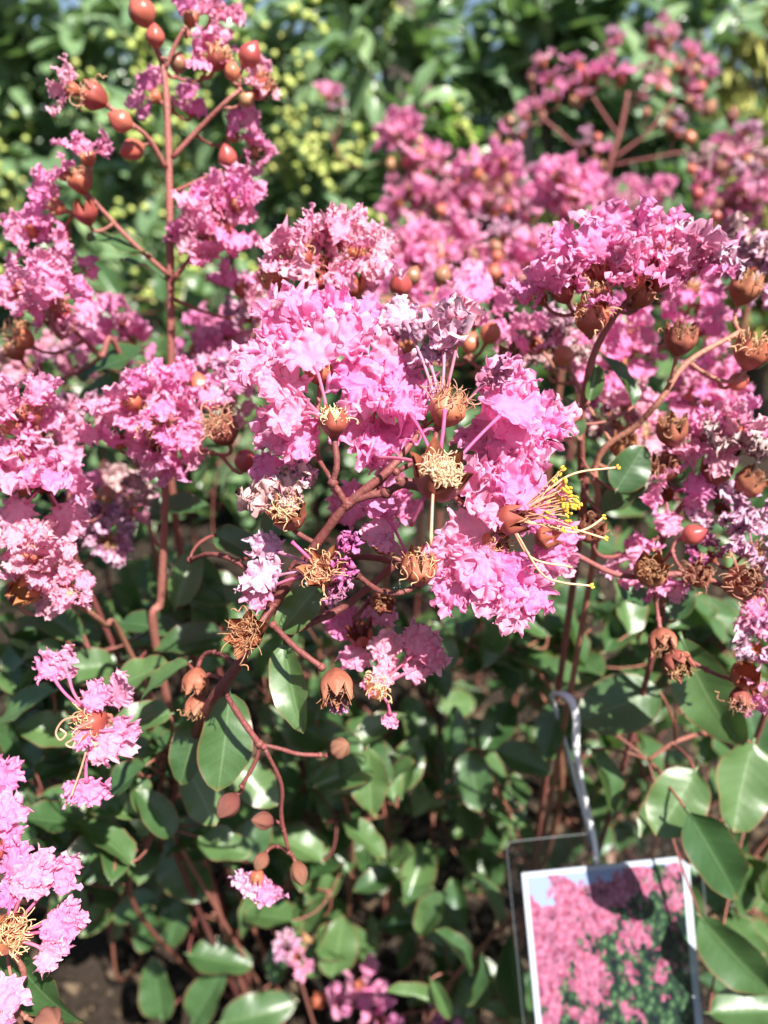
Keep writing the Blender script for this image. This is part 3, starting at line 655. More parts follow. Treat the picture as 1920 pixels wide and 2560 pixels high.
# its leaves
A.leaf(752, 1516, .232, 165, 52, 0.1, 0, (.2, .5, .85), 3, .85); A.leaf(727, 1722, .238, 225, -80, 0.25, 12, (-.1, .3, .95), 0, .78)
A.leaf(565, 1858, .255, 240, -92, 0.2, -15, (.25, .4, .9), 8, .9); A.leaf(598, 1365, .262, 135, -25, 0.1, 20, (.2, .7, .6), 1)
A.leaf(400, 1690, .262, 150, 205, 0.1, 10, (0, .7, .6), 2); A.leaf(690, 1300, .25, 110, 70, 0, 0, (0, .4, .9), 0)
A.spent(490, 1700, .25, 1.0, D(-.1, -.9, .2), 'brown', 'brown', (590, 1660, .237)); A.spent(492, 1760, .252, .9, D(.0, -.9, .3), 'brown', 'brown', (560, 1700, .24))
A.done(matr=M_STEMD)

# ================================================================== other flowering stems, near to far
def stem_twig(S, pts, r):
    q = spline([P(*p) for p in pts], 5); S.mb.tube(q, [r * (1.1 - 0.3 * i / len(q)) for i in range(len(q))], 7); S.att += [(p, r) for p in q]
# tall stem with red buds, upper left
B = Stem('tall upright stem with round red buds rising to the top left', [(425, 1180, .355), (428, 930, .335), (425, 600, .315), (420, 330, .305), (408, 170, .30), (375, 95, .298)], 0.0019, 0.0011, 21, dx=-.01, dy=.10)
stem_twig(B, [(430, 395, .307), (500, 320, .305), (565, 255, .30), (600, 225, .30)], .0010)
stem_twig(B, [(415, 420, .307), (375, 350, .30), (330, 310, .295), (270, 265, .29)], .0010)
stem_twig(B, [(412, 175, .30), (440, 110, .298), (462, 70, .296)], .0009)
stem_twig(B, [(425, 690, .318), (330, 605, .31), (260, 530, .305), (215, 480, .30)], .0010)
stem_twig(B, [(432, 700, .318), (480, 640, .315), (520, 590, .31)], .0010)
stem_twig(B, [(435, 480, .31), (500, 450, .31), (555, 425, .31)], .0008)
B.bud(303, 303, .292, 34, 'red', D(-.7, .25, .4)); B.bud(335, 372, .305, 32, 'red', D(-.5, -.3, .2)); B.bud(622, 142, .296, 34, 'red', D(.5, .7, .3)); B.bud(580, 182, .297, 24, 'red', D(-.1, .9, .2))
B.bud(355, 30, .294, 42, 'red', D(-.3, .8, .3)); B.bud(388, 92, .292, 30, 'red', D(.1, .8, .5)); B.bud(615, 250, .3, 24, 'green', D(.8, .4, .3)); B.bud(570, 398, .31, 30, 'red', D(-.1, .7, .6)); B.bud(445, 160, .305, 27, 'green', D(.2, .8, .2))
for a in [(165, 215, .285, .8, D(-.8, .3, .3)), (520, 135, .3, 1.0, D(.3, .6, .6)), (480, 25, .305, 1.0, D(.2, .9, .2)), (540, 10, .31, .9, D(.4, .8, .2)), (660, 225, .305, .9, D(.8, .2, .3)), (375, 230, .32, .85, D(-.5, .4, .2)), (480, 260, .322, .95, D(.2, .3, .6)), (590, 330, .318, .95, D(.5, .1, .6)), (640, 380, .32, .8, D(.5, -.3, .6)), (560, 110, .312, .7, D(.6, .5, .3))]:
    B.flower(a[0], a[1], a[2], a[3] * .72, kind=B.rng.choice(['pink', 'pink', 'pale']), axis=a[4], tuft='pale', nmiss=B.rng.choice([0, 1, 2]))
for a in [(215, 375, .29, .85, D(-.1, .8, .3)), (150, 430, .295, .6, D(-.7, .5, .4)), (120, 510, .30, .95, D(-.8, .2, .4)), (60, 580, .305, .8, D(-.8, -.1, .4)), (150, 590, .31, .8, D(-.3, -.5, .6))]:
    B.flower(a[0], a[1], a[2], a[3] * .78, kind='pink', axis=a[4], tuft='pale')
B.spent(200, 455, .295, 1.1, D(-.2, .8, .4), 'cup', 'straw'); B.spent(215, 535, .30, 1.1, D(-.1, .7, .5), 'cup', None); B.spent(238, 243, .288, 1.15, D(-.75, .35, .3), 'cup', 'pale'); B.spent(655, 215, .302, 1.0, D(.7, .4, .3), 'cup', 'straw'); B.spent(545, 148, .298, 1.1, D(.5, .6, .5), 'cup', 'pale')
B.cluster(545, 545, 85, 80, .305, 7, .74, dj=.014); B.flower(600, 700, .33, .9); B.flower(510, 600, .30, .6, 'pale', D(0, .2, .9))
B.leaf(290, 610, .31, 150, 165, .1, 0, (0, .7, .6), 3); B.leaf(360, 660, .32, 130, 145, .1, 25, (.1, .6, .7), 5)
B.done()
# left edge clusters
C1 = Stem('rounded pink flower cluster on the left edge above a drooping twig', [(330, 965, .35), (250, 890, .33), (180, 820, .315)], .0014, .0009, 22, dx=.02, dy=.14)
C1.cluster(100, 725, 75, 45, .29, 5, .74, dj=.012); C1.flower(195, 690, .32, .6)
C1.spent(150, 790, .305, 1.1, D(-.2, .7, .3), 'cup', None); C1.spent(60, 850, .31, 1.1, D(-.3, .3, .6), 'cup', 'straw'); C1.spent(40, 880, .33, 1.0, D(-.3, .6, .3), 'cup', None)
C1.leaf(275, 910, .335, 180, 200, .0, 10, (.1, .6, .7), 3, 1.1); C1.leaf(265, 975, .345, 150, 190, .1, -30, (0, .8, .5), 8)
C1.done()
C2 = Stem('large pink flower cluster cut by the left edge at mid height', [(200, 1420, .33), (150, 1300, .30), (110, 1200, .285)], .0014, .0009, 23, dx=.03, dy=.14)
C2.cluster(75, 1050, 70, 60, .262, 5, .74, dj=.01); C2.flower(110, 1215, .25, .95, axis=D(.2, -.3, .8)); C2.flower(60, 1180, .255, .9); C2.cluster(195, 1060, 40, 45, .31, 3, .7, 'pale', mixed=.3)
C2.spent(50, 1180, .25, 1.1, D(-.1, .5, .7), 'cup', 'pale'); C2.bud(265, 1240, .31, 27, 'green'); C2.spent(20, 1310, .28, 1.0, D(-.4, .3, .6), 'cup', None)
C2.cluster(240, 1330, 70, 30, .33, 4, .75, 'lilac', mixed=.3)
C2.done()
C3 = Stem('pink flower cluster over dark leaves at the left, below mid height', [(330, 1640, .33), (260, 1560, .29), (180, 1500, .265)], .0013, .0009, 24, dx=.03, dy=.14)
C3.cluster(85, 1390, 55, 30, .25, 4, .60, 'pale', dj=.008, mixed=.0); C3.cluster(160, 1480, 35, 30, .248, 3, .5, 'pale', dj=.006); C3.spent(70, 1470, .25, 1.2, D(-.2, -.3, .7), 'cup', None); C3.bud(40, 1490, .262, 30, 'brown')
C3.done()
C4 = Stem('pink cluster on a straight red stem between the left edge and central stem', [(395, 1640, .335), (402, 1500, .32), (410, 1330, .305), (412, 1200, .295), (395, 1120, .29)], .0020, .0011, 25, dx=0, dy=.12)
C4.cluster(385, 1005, 90, 50, .275, 6, .75, dj=.012); C4.flower(440, 1130, .272, .7, axis=D(.3, -.8, .4)); C4.flower(390, 1130, .275, .8, axis=D(-.2, -.7, .5)); C4.flower(300, 1090, .28, .7)
C4.spent(390, 1075, .27, 1.1, D(.1, .5, .7), 'cup', 'pale'); C4.spent(560, 1080, .265, 1.3, D(-.2, .6, .6), 'brown', 'straw'); C4.bud(614, 1155, .262, 36, 'red', D(.2, .4, .6)); C4.bud(500, 970, .29, 34, 'red')
C4.cluster(560, 960, 40, 60, .30, 4, .7, mixed=.3); C4.leaf(445, 1270, .33, 150, 15, .1, 10, (0, .75, .55), 1)
C4.done()
# upper centre, behind the sharp panicle
C = Stem('pale pink flower cluster with red buds just above the sharp central flowers', [(960, 1120, .36), (930, 950, .33), (900, 820, .30), (850, 740, .28)], .0016, .0009, 26, dx=.0, dy=.14)
C.cluster(825, 625, 115, 45, .262, 8, .78, 'pale', dj=.012, mixed=.15); C.spent(690, 700, .27, 1.2, D(-.4, .6, .4), 'cup', 'pale'); C.spent(880, 715, .26, 1.2, D(.1, .7, .5), 'cup', None); C.spent(790, 705, .262, 1.2, D(-.1, .7, .4), 'cup', None)
C.bud(1002, 716, .285, 35, 'red', D(-.1, .6, .7)); C.bud(1030, 692, .295, 27, 'green'); C.bud(1225, 836, .285, 33, 'red', D(.2, .5, .8)); C.bud(1175, 862, .29, 28, 'red'); C.bud(1105, 690, .32, 28, 'green', D(.3, .8, .2))
C.flower(1195, 775, .30, .9, axis=D(.1, .6, .7)); C.flower(1180, 700, .36, .8); C.spent(1275, 905, .265, 1.15, D(-.3, .5, .7), 'brown', 'brown'); C.flower(1010, 850, .30, .8, 'lilac')
C.cluster(640, 760, 60, 50, .34, 4, .65, 'lilac', mixed=.6); C.cluster(560, 870, 50, 50, .36, 3, .75)
C.done()
# right cluster, fairly sharp
E = Stem('wide ruffled pink cluster with lilac tinge at the upper right, one seed head below', [(1450, 1330, .31), (1452, 1180, .29), (1455, 1040, .272), (1480, 900, .262), (1530, 800, .255), (1590, 730, .25)], .0016, .0010, 27, dx=.02, dy=.14)
for a in [(1395, 705, .243, .85), (1440, 665, .242, .95), (1500, 640, .242, .95), (1560, 605, .245, .95), (1630, 615, .245, 1.0), (1700, 610, .248, 1.0), (1745, 640, .25, .9), (1500, 710, .24, .8), (1590, 670, .24, .9), (1670, 670, .243, .9), (1345, 735, .25, .5)]:
    E.flower(*a, kind=E.rng.choice(['pink', 'pink', 'pink', 'lilac' if a[0] > 1600 else 'pink']), axis=D((a[0] - 1560) / 300, .8, .45), tuft='pale')
E.spent(1480, 800, .243, 1.25, D(-.1, .75, .55), 'cup', 'straw'); E.spent(1600, 740, .25, 1.1, D(.3, .6, .4), 'brown', 'straw'); E.bud(1610, 735, .252, 36, 'brown')
E.leaf(1482, 955, .265, 95, 80, .1, -30, (.5, .3, .8), 9); E.leaf(1558, 945, .28, 150, 110, .0, 25, (.3, .5, .8), 5); E.leaf(1432, 1042, .272, 105, 105, .1, 10, (-.2, .4, .9), 0); E.leaf(1575, 1170, .268, 130, 60, .1, 20, (-.5, -.3, .7), 3, 1.2); E.leaf(1560, 1250, .28, 130, 30, 0, 0, (0, .8, .5), 6); E.leaf(1170, 1120, .25, 140, 70, 0, 0, (-.3, -.2, .9), 3)
E.done()
E2 = Stem('slanting brown twig with bristly seed heads right of the central flowers', [(1480, 1420, .30), (1490, 1160, .28), (1590, 1065, .27), (1650, 1000, .262), (1720, 905, .26), (1850, 830, .26)], .0013, .0009, 28, dx=.01, dy=.14)
E2.spent(1700, 852, .25, 1.25, D(0, .8, .5), 'brown', 'brown', (1665, 985, .262)); E2.spent(1878, 885, .255, 1.35, D(.1, .8, .5), 'cup', 'straw'); E2.spent(1860, 725, .262, 1.3, D(.2, .8, .4), 'brown', 'brown'); E2.bud(1845, 955, .262, 30, 'red', D(.5, .3, .7)); E2.bud(1410, 890, .285, 33, 'red', D(-.4, .5, .5)); E2.spent(1560, 1120, .285, 1.2, D(-.2, .7, .6), 'brown', 'brown')
E2.cluster(1400, 850, 80, 70, .32, 5, .72, mixed=.2); E2.cluster(1560, 860, 60, 60, .33, 3, .95); E2.cluster(1740, 760, 70, 70, .33, 4, .8); E2.cluster(1570, 1040, 70, 60, .32, 5, .75, 'pale', mixed=.3); E2.cluster(1790, 980, 90, 50, .34, 5, .7, mixed=.2)
E2.cluster(1870, 650, 60, 50, .31, 4, .8, 'lilac', mixed=.4)
E2.done()
H = Stem('pink and lilac cluster on the right edge with bare brown calyces beneath', [(1640, 1600, .315), (1640, 1420, .295), (1680, 1300, .285), (1760, 1200, .275)], .0014, .0009, 29, dx=.01, dy=.14)
H.cluster(1815, 1095, 85, 45, .262, 6, .72, 'pink', dj=.01, mixed=.35); H.spent(1680, 1080, .265, 1.3, D(-.2, .7, .5), 'brown', 'brown'); H.spent(1665, 1170, .27, 1.2, D(-.3, .6, .6), 'brown', 'straw'); H.spent(1790, 1180, .268, 1.3, D(.0, .7, .5), 'brown', None); H.spent(1870, 1210, .27, 1.3, D(.4, .5, .5), 'brown', 'brown')
H.flower(1665, 1240, .272, .8, axis=D(-.2, -.2, .8)); H.flower(1800, 1270, .275, .7, 'lilac'); H.flower(1880, 1280, .27, .8, 'lilac'); H.spent(1480, 1330, .262, 1.1, D(-.2, .6, .7), 'brown', 'brown')
H.leaf(1580, 1485, .30, 95, -40, 0, 0, (.1, .5, .8), 6, 1.2); H.leaf(1700, 1495, .30, 110, 80, 0, 0, (-.2, .3, .9), 3)
H.done()
H2 = Stem('red twig reaching left from the right edge, with tangled seed heads', [(1960, 1640, .30), (1890, 1520, .27), (1740, 1440, .262), (1560, 1440, .262), (1440, 1388, .256)], .0013, .0009, 30, dx=.02, dy=.14)
H2.spent(1625, 1430, .255, 1.3, D(-.1, .4, .8), 'brown', 'brown'); H2.spent(1850, 1460, .252, 1.35, D(.1, .3, .8), 'cup', 'straw'); H2.bud(1728, 1338, .265, 32, 'red', D(.7, .3, .4)); H2.spent(1745, 1440, .26, 1.0, D(-.2, .3, .8), 'brown', 'straw')
H2.flower(1895, 1370, .258, .7, 'lilac', D(.2, .3, .8), tuft='straw'); H2.flower(1590, 1400, .275, .7, 'pink', D(-.4, .4, .5)); H2.flower(1890, 1510, .262, .7, 'pink', D(.3, -.5, .7)); H2.flower(1770, 1385, .27, .5, 'dry'); H2.flower(1660, 1470, .27, .55, 'pink', D(.1, -.7, .6))
H2.spent(1655, 1600, .262, 1.15, D(-.1, -.6, .6), 'brown', 'brown'); H2.spent(1690, 1655, .26, 1.2, D(.1, -.5, .7), 'brown', 'brown')
H2.spent(1862, 1690, .256, 1.15, D(-.1, .3, .8), 'cup', None); H2.flower(1900, 1620, .26, .75, 'lilac', D(.2, .5, .6)); H2.flower(1895, 1735, .26, .5, 'pink', D(.2, -.6, .7)); H2.spent(1850, 1740, .256, .8, D(-.2, -.8, .4), 'brown', 'straw')
H2.done()
# lower-left open flower, sharp
I = Stem('lone open flower low at the left, three ruffled petals and coiled stamens', [(360, 1960, .33), (320, 1890, .27), (290, 1850, .246), (262, 1830, .238)], .0011, .0008, 31, dx=.03, dy=.14)
hero_flower(I.o, I.rng, (268, 1788, .236), D(-.72, -.25, .55), 1.1, 'cup', [(115, 1665, -3, 40, 'pink'), (165, 1660, -3, 38, 'pink'), (240, 1740, -6, 38, 'pink'), (300, 1722, -2, 42, 'pink', 'f'), (315, 1822, -4, 34, 'pink'), (262, 1862, -6, 40, 'pink'), (205, 1845, -7, 28, 'pink'), (216, 1985, -4, 40, 'pink')], 'straw', tsize=1.0)
q = MB()
for pts in ([(205, 1790), (160, 1800), (140, 1830), (150, 1850), (165, 1835), (150, 1822)], [(210, 1810), (185, 1845), (165, 1860), (180, 1868), (190, 1850)], [(215, 1880), (200, 1930), (185, 1970), (178, 1990)]):
    q.tube(spline([P(x, y, .229) for x, y in pts], 7), .00032, 6)
q.build('style', M_FILP, I.o); I.twig(P(268, 1788, .236), D(-.7, -.25, .55), .0007, (262, 1830, .238))
I.done()
# bottom-left corner flower
J = Stem('close pink flower in the bottom left corner with straw stamens', [(120, 2700, .27), (40, 2520, .235), (60, 2440, .222), (40, 2390, .216)], .0011, .0008, 32, dx=.02, dy=.05, ground=True)
hero_flower(J.o, J.rng, (5, 2345, .215), D(.55, .5, .55), 1.25, 'cup', [(30, 2145, 3, 46, 'pink'), (90, 2165, 0, 48, 'pink'), (155, 2180, 3, 42, 'pink'), (70, 2210, -2, 36, 'pink'), (150, 2325, -4, 44, 'pink'), (180, 2290, -1, 34, 'pink'), (130, 2385, -4, 34, 'pink'), (20, 2235, 0, 32, 'pink')], 'straw', tsize=1.1)
hero_flower(J.o, J.rng, (-20, 2130, .222), D(.2, .5, .8), 1.0, 'cup', [(15, 2030, 0, 46, 'pink'), (5, 2080, -2, 42, 'pink'), (10, 1935, 8, 40, 'pink')])
hero_flower(J.o, J.rng, (-30, 2560, .212), D(.3, .7, .6), 1.0, 'cup', [(5, 2500, -2, 50, 'pink', 'f'), (-5, 2580, -4, 40, 'pink')])
J.bud(118, 2558, .225, 46, 'brown', D(.6, .3, .5)); J.leaf(75, 2480, .24, 290, -62, .1, 10, (-.2, .5, .8), 2)
J.twig(P(5, 2345, .215), D(.55, .5, .55), .0008); J.done()
# small low flowers
K = Stem('low pink flowers at the bottom edge, left of the label', [(1010, 2620, .56), (960, 2560, .53), (930, 2530, .51)], .0012, .0009, 33, dx=.02, dy=.10)
K.cluster(890, 2490, 45, 40, .50, 3, .8, dj=.01); K.flower(950, 2545, .5, .8); K.flower(1110, 2550, .5, .7); K.spent(800, 2500, .52, 1.1, D(-.3, .3, .7), 'half', None); K.done()
K2 = Stem('small fading flower on a red twig above the bare soil', [(760, 2480, .50), (745, 2430, .48)], .0009, .0008, 34, dx=.01, dy=.03)
K2.flower(725, 2370, .455, .7, 'lilac', D(-.2, .7, .5)); K2.flower(745, 2400, .452, .6, 'pink', D(.2, .2, .8)); K2.bud(770, 2340, .47, 24, 'green'); K2.done()
# far panicles
Dp = Stem('distant vase-shaped panicle against the dark gap at the top right', [(1500, 600, .82), (1520, 430, .79), (1550, 330, .78), (1570, 230, .77)], .0032, .0018, 41, dx=-.02, dy=.02)
stem_twig(Dp, [(1515, 440, .79), (1420, 350, .77), (1350, 290, .76)], .0016); stem_twig(Dp, [(1530, 400, .79), (1620, 330, .78), (1690, 240, .77)], .0016); stem_twig(Dp, [(1560, 290, .78), (1640, 180, .77), (1670, 110, .77)], .0014); stem_twig(Dp, [(1545, 340, .78), (1480, 240, .77), (1450, 180, .77)], .0014); stem_twig(Dp, [(1525, 415, .79), (1600, 400, .78), (1710, 380, .77)], .0013)
for (x, y, sz) in [(1354, 150, .9), (1440, 150, .9), (1370, 195, .8), (1310, 285, .9), (1345, 260, 1.), (1270, 320, .8), (1300, 335, .8), (1420, 210, .9), (1450, 235, .9), (1520, 165, 1.), (1550, 180, 1.), (1490, 185, .9), (1545, 85, .9), (1530, 110, .6), (1665, 65, 1.), (1630, 90, .9), (1690, 90, .9), (1735, 130, 1.), (1700, 160, .9), (1765, 150, .8), (1725, 215, .9), (1775, 190, .7), (1620, 170, .8), (1650, 210, .8), (1740, 240, .8), (1700, 330, .9), (1690, 290, .7), (1600, 240, .6), (1470, 330, .7), (1455, 360, .6), (1500, 375, .7), (1390, 240, .7), (1660, 140, .8), (1745, 265, .6)]:
    Dp.flower(x, y, .77 + Dp.rng.uniform(-.03, .03), sz * .95, Dp.rng.choice(['pink', 'pale', 'pink', 'lilac']), D((x - 1540) / 300, .7, .5), nmiss=2)
    if Dp.rng.random() < .8: Dp.bud(x + Dp.rng.uniform(-35, 35), y + Dp.rng.uniform(15, 50), .765, Dp.rng.uniform(13, 20), Dp.rng.choice(['red', 'green', 'brown']))
Dp.done()
F_ = Stem('blurred pink panicle on the right edge below the conifer', [(1870, 760, .62), (1860, 600, .60), (1850, 480, .59)], .0028, .0018, 42)
F_.cluster(1850, 430, 110, 125, .58, 15, .95, dj=.03, mixed=.3)
for k_ in range(14): F_.bud(1850 + F_.rng.gauss(0, 70), 460 + F_.rng.gauss(0, 80), .57, F_.rng.uniform(15, 21), F_.rng.choice(['red', 'brown', 'green']))
F_.done()
G1 = Stem('narrow blurred pink spike left of the dark gap behind', [(1060, 760, .70), (1040, 560, .68), (1020, 420, .67)], .0026, .0015, 43)
G1.cluster(1010, 330, 40, 50, .66, 5, .9); G1.cluster(1050, 470, 75, 110, .66, 11, .95, mixed=.2); G1.flower(820, 235, .78, .9); G1.flower(845, 250, .78, .7, 'lilac')
for k_ in range(12): G1.bud(1040 + G1.rng.gauss(0, 45), 450 + G1.rng.gauss(0, 80), .65, G1.rng.uniform(14, 19), G1.rng.choice(['red', 'brown', 'green']))
G1.done()
G2 = Stem('broad blurred pink panicle between the narrow spike and the vase-shaped panicle', [(1280, 800, .66), (1260, 640, .64), (1240, 500, .62)], .0028, .0016, 44)
G2.cluster(1240, 470, 110, 90, .61, 14, .95, mixed=.25, dj=.03)
for k_ in range(16): G2.bud(1230 + G2.rng.gauss(0, 90), 520 + G2.rng.gauss(0, 60), .60, G2.rng.uniform(14, 20), G2.rng.choice(['red', 'brown', 'green']))
G2.done()
G3 = Stem('bright blurred pink tuft just left of the ruffled right-hand cluster', [(1420, 800, .60), (1430, 640, .58), (1420, 540, .56)], .0026, .0016, 45)
G3.cluster(1420, 480, 80, 60, .55, 9, .95, dj=.02); G3.cluster(1590, 490, 90, 45, .66, 7, .85, mixed=.3); G3.done()
G4 = Stem('hazy low row of pink and dusky flowers behind the sharp central flowers', [(1120, 900, .54), (1130, 780, .52), (1140, 680, .50)], .0024, .0015, 46)
G4.cluster(1080, 620, 130, 60, .49, 11, .85, mixed=.3); G4.cluster(1290, 640, 110, 70, .50, 10, .8, mixed=.4); G4.cluster(1060, 760, 120, 60, .42, 7, .85)
for k_ in range(14): G4.bud(1200 + G4.rng.gauss(0, 120), 650 + G4.rng.gauss(0, 45), .48, G4.rng.uniform(16, 24), G4.rng.choice(['red', 'brown', 'green']))
G4.done()
G5 = Stem('dusky pink flowers behind the tall stem on the left side', [(330, 1100, .44), (320, 960, .42), (310, 860, .40)], .002, .0013, 47)
G5.cluster(290, 820, 90, 45, .39, 5, .7, mixed=.3); G5.cluster(500, 840, 60, 50, .42, 4, .8); G5.cluster(130, 900, 110, 40, .40, 5, .7, 'lilac', mixed=.6)
G5.cluster(300, 1240, 90, 40, .36, 5, .7, mixed=.5); G5.done()

# ================================================================== leafy branches of the shrub
BR = 'leafy crape myrtle branches'
def leafy(label, path, regions, seed, r0=.0016, hand=(), ground=True, size=(25, 38)):
    S = Stem(label, path, r0, .0008, seed, ground, 'leafy_branch', BR, 'branch', dx=random.Random(seed).uniform(-.03, .03), dy=.12)
    rng = S.rng
    for (px, py, d, L, ang, *rest) in hand:
        S.leaf(px, py, d, L, ang, *rest)
    for (cx, cy, rx, ry, d0, d1, n) in regions:
        for k in range(round(n * 1.7)):
            a = rng.uniform(0, 6.283); q = math.sqrt(rng.random())
            d = rng.uniform(d0, d1); pos = P(cx + rx * q * math.cos(a), cy + ry * q * math.sin(a), d)
            if pos.z < 0.012: pos.z = 0.012 + rng.uniform(0, .02)
            best = min((p[0] for p in S.att), key=lambda p: (p - pos).length)
            out_ = (pos - best); out_ = out_.normalized() if out_.length > 1e-4 else rdir(rng)
            y = (out_ * 0.7 + rdir(rng) * 0.8 + Vector((0, 0, rng.uniform(-.2, .5)))).normalized()
            z = (Vector((0, 0, .8)) + SUN * 0.7 + rdir(rng) * 0.75).normalized()
            L = rng.uniform(*size) * .001 * (1.0 if rng.random() > .2 else .65)
            base = pos - y * L * .5
            M = frame(base, y, z, L)
            inst('leaf', rng.choice(LEAVES), S.o, M)
            mid = best.lerp(base, .5) + Vector((0, 0, -.006)) - y * .006
            S.mb.tube(bez(best, mid, base, 6), [.0007, .0007, .0006, .0006, .0005, .0005, .0005], 4)
            if k % 3 == 0: S.att += [(best.lerp(base, t), .001) for t in (.4, .8)]
    S.done(matr=M_STEMD); return S
leafy('leafy branch with large glossy leaves hanging over the right of the picture label', [(1960, 2050, .42), (1880, 1930, .38), (1790, 1840, .36), (1700, 1850, .35), (1620, 1900, .35)], [(1850, 2230, 90, 150, .40, .46, 7), (1640, 1650, 160, 60, .42, .5, 8)], 51, hand=[
    (1760, 1745, .30, 300, -72, .15, 10, (-.3, .5, .8), 2, .95), (1548, 1765, .335, 215, 200, .05, 0, (0, .35, .9), 8, 1.1), (1692, 2010, .325, 190, 235, .2, -10, (-.2, .55, .8), 3, 1.15), (1850, 1965, .335, 220, 250, .1, 0, (.2, .7, .6), 6, 1.1),
    (1790, 2150, .312, 270, 300, .0, 15, (.0, .4, .85), 1, .8), (1840, 2400, .345, 260, -50, .1, 20, (-.25, .4, .85), 0, .9), (1870, 2530, .35, 190, 5, .1, 0, (0, .8, .6), 0, .9), (1510, 1960, .35, 180, -70, .1, -35, (.3, .3, .8), 4), (1375, 1830, .365, 150, 250, .1, 20, (-.2, .4, .9), 0), (1700, 2280, .38, 180, -90, 0, 0, (-.2, .3, .9), 3),
    (1890, 1830, .35, 180, 100, .1, 0, (.1, .6, .8), 1), (1640, 2040, .36, 130, 215, .1, 30, (0, .6, .7), 4)])
leafy('branch of broad oval leaves in the low centre, left of the white strap', [(1330, 2230, .50), (1290, 2080, .46), (1240, 1960, .43), (1200, 1880, .42)], [(1180, 1900, 170, 170, .42, .52, 17)], 52, hand=[(1186, 1955, .40, 150, 285, .1, 0, (-.1, .5, .85), 3), (1310, 1905, .40, 150, -20, .1, 0, (0, .7, .6), 0), (1135, 1830, .41, 130, 80, 0, 20, (.1, .4, .9), 0)])
leafy('leaf spray just below the yellow-anthered flower, dark and partly shaded', [(1400, 2000, .48), (1390, 1800, .43), (1360, 1700, .41), (1250, 1600, .40)], [(1280, 1620, 190, 110, .38, .48, 20), (1480, 1560, 130, 90, .40, .48, 8)], 53, r0=.0022)
leafy('branch with two clear oval leaves hanging above the bare soil', [(600, 2420, .58), (560, 2300, .55), (520, 2230, .53)], [(560, 2080, 150, 60, .48, .55, 9)], 54, hand=[(463, 2180, .44, 180, -55, .1, 0, (-.1, .35, .95), 8, 1.15), (437, 2310, .50, 125, 255, .1, 0, (0, .4, .9), 3), (550, 2402, .49, 165, -8, .1, -10, (.1, .75, .6), 0), (395, 2475, .50, 160, 95, .1, 10, (-.2, .4, .9), 0), (520, 2490, .50, 170, 60, .1, -15, (.1, .6, .8), 0), (330, 2270, .47, 120, 200, .1, 0, (0, .6, .7), 1), (365, 2330, .50, 110, 260, 0, 0, (.1, .5, .8), 3)])
leafy('leafy branch behind the tall leaf at the lower left centre', [(420, 2250, .50), (430, 2080, .45), (440, 1950, .42)], [(400, 1960, 150, 150, .38, .48, 16)], 55, hand=[(345, 2030, .40, 150, 80, .1, 20, (.2, .5, .8), 4), (440, 1830, .36, 190, 70, .1, 10, (.2, .5, .8), 0)])
leafy('dark leaf cluster between the left edge and the lone open flower', [(200, 2200, .48), (150, 2020, .42), (120, 1900, .40)], [(130, 1900, 150, 190, .36, .46, 18), (60, 1680, 90, 90, .36, .42, 7)], 56, hand=[(45, 1760, .32, 190, 200, 0, 10, (0, .6, .7), 2), (130, 1830, .34, 170, 170, .1, 0, (0, .7, .6), 6), (240, 2010, .36, 200, 70, 0, 40, (.3, .2, .8), 4)])
leafy('small-leaved spray under the left pink clusters', [(330, 1900, .52), (310, 1740, .48), (290, 1640, .46)], [(260, 1610, 170, 80, .44, .56, 24)], 57, size=(22, 34))
leafy('leaf pair and sprays beside the straight red stem', [(470, 1800, .44), (480, 1620, .40), (500, 1500, .37)], [(470, 1540, 90, 150, .34, .42, 10)], 58, hand=[(460, 1440, .33, 160, 75, 0, 20, (.2, .4, .9), 5), (510, 1480, .34, 190, -80, .1, 0, (.1, .4, .9), 2), (355, 1690, .32, 150, 20, .1, 0, (0, .7, .6), 6), (470, 1600, .33, 170, 185, .1, -10, (.1, .8, .5), 0)])
leafy('low leafy branch in the middle, around the hanging brown buds', [(800, 2250, .50), (780, 2120, .46), (760, 2030, .44)], [(740, 2060, 180, 130, .40, .52, 22)], 59)
leafy('leafy branch in deep shade right of the hanging brown buds', [(980, 2250, .52), (970, 2100, .48), (950, 1960, .46)], [(960, 2020, 140, 200, .44, .56, 22)], 60)
leafy('thin branch with pointed pale leaves left of the label', [(1060, 2560, .46), (1130, 2450, .43), (1230, 2340, .41), (1300, 2270, .40)], [(1080, 2290, 90, 110, .44, .54, 9)], 61, hand=[(1140, 2375, .40, 150, 120, .1, 35, (.5, .3, .7), 4, .7), (1200, 2460, .40, 140, -95, .1, 0, (.3, .2, .8), 5, .6), (1225, 2250, .41, 170, 110, .1, 50, (.5, .2, .7), 4, .6), (1030, 2490, .42, 130, 165, 0, 20, (0, .6, .7), 9, .7), (1285, 2450, .40, 220, -88, .0, 60, (.5, .2, .7), 4, .6), (1105, 2500, .42, 110, -60, .1, 0, (.2, .3, .9), 9, .7)])
leafy('heap of shaded leaves along the bottom, right of the low pink flowers', [(1200, 2700, .58), (1180, 2600, .55), (1170, 2520, .53)], [(1180, 2480, 150, 120, .48, .56, 14)], 62)
leafy('leaves lying low over the soil near the small fading flower', [(880, 2450, .60), (860, 2380, .58), (840, 2340, .56)], [(830, 2330, 110, 70, .50, .58, 6)], 63, hand=[(845, 2365, .50, 150, 80, 0, 20, (-.2, .4, .9), 3), (690, 2415, .50, 90, 270, .1, 0, (-.1, .4, .9), 3), (920, 2350, .52, 130, 75, .1, 30, (.2, .4, .8), 0), (640, 2540, .52, 190, 15, .1, 0, (.1, .7, .6), 2)])
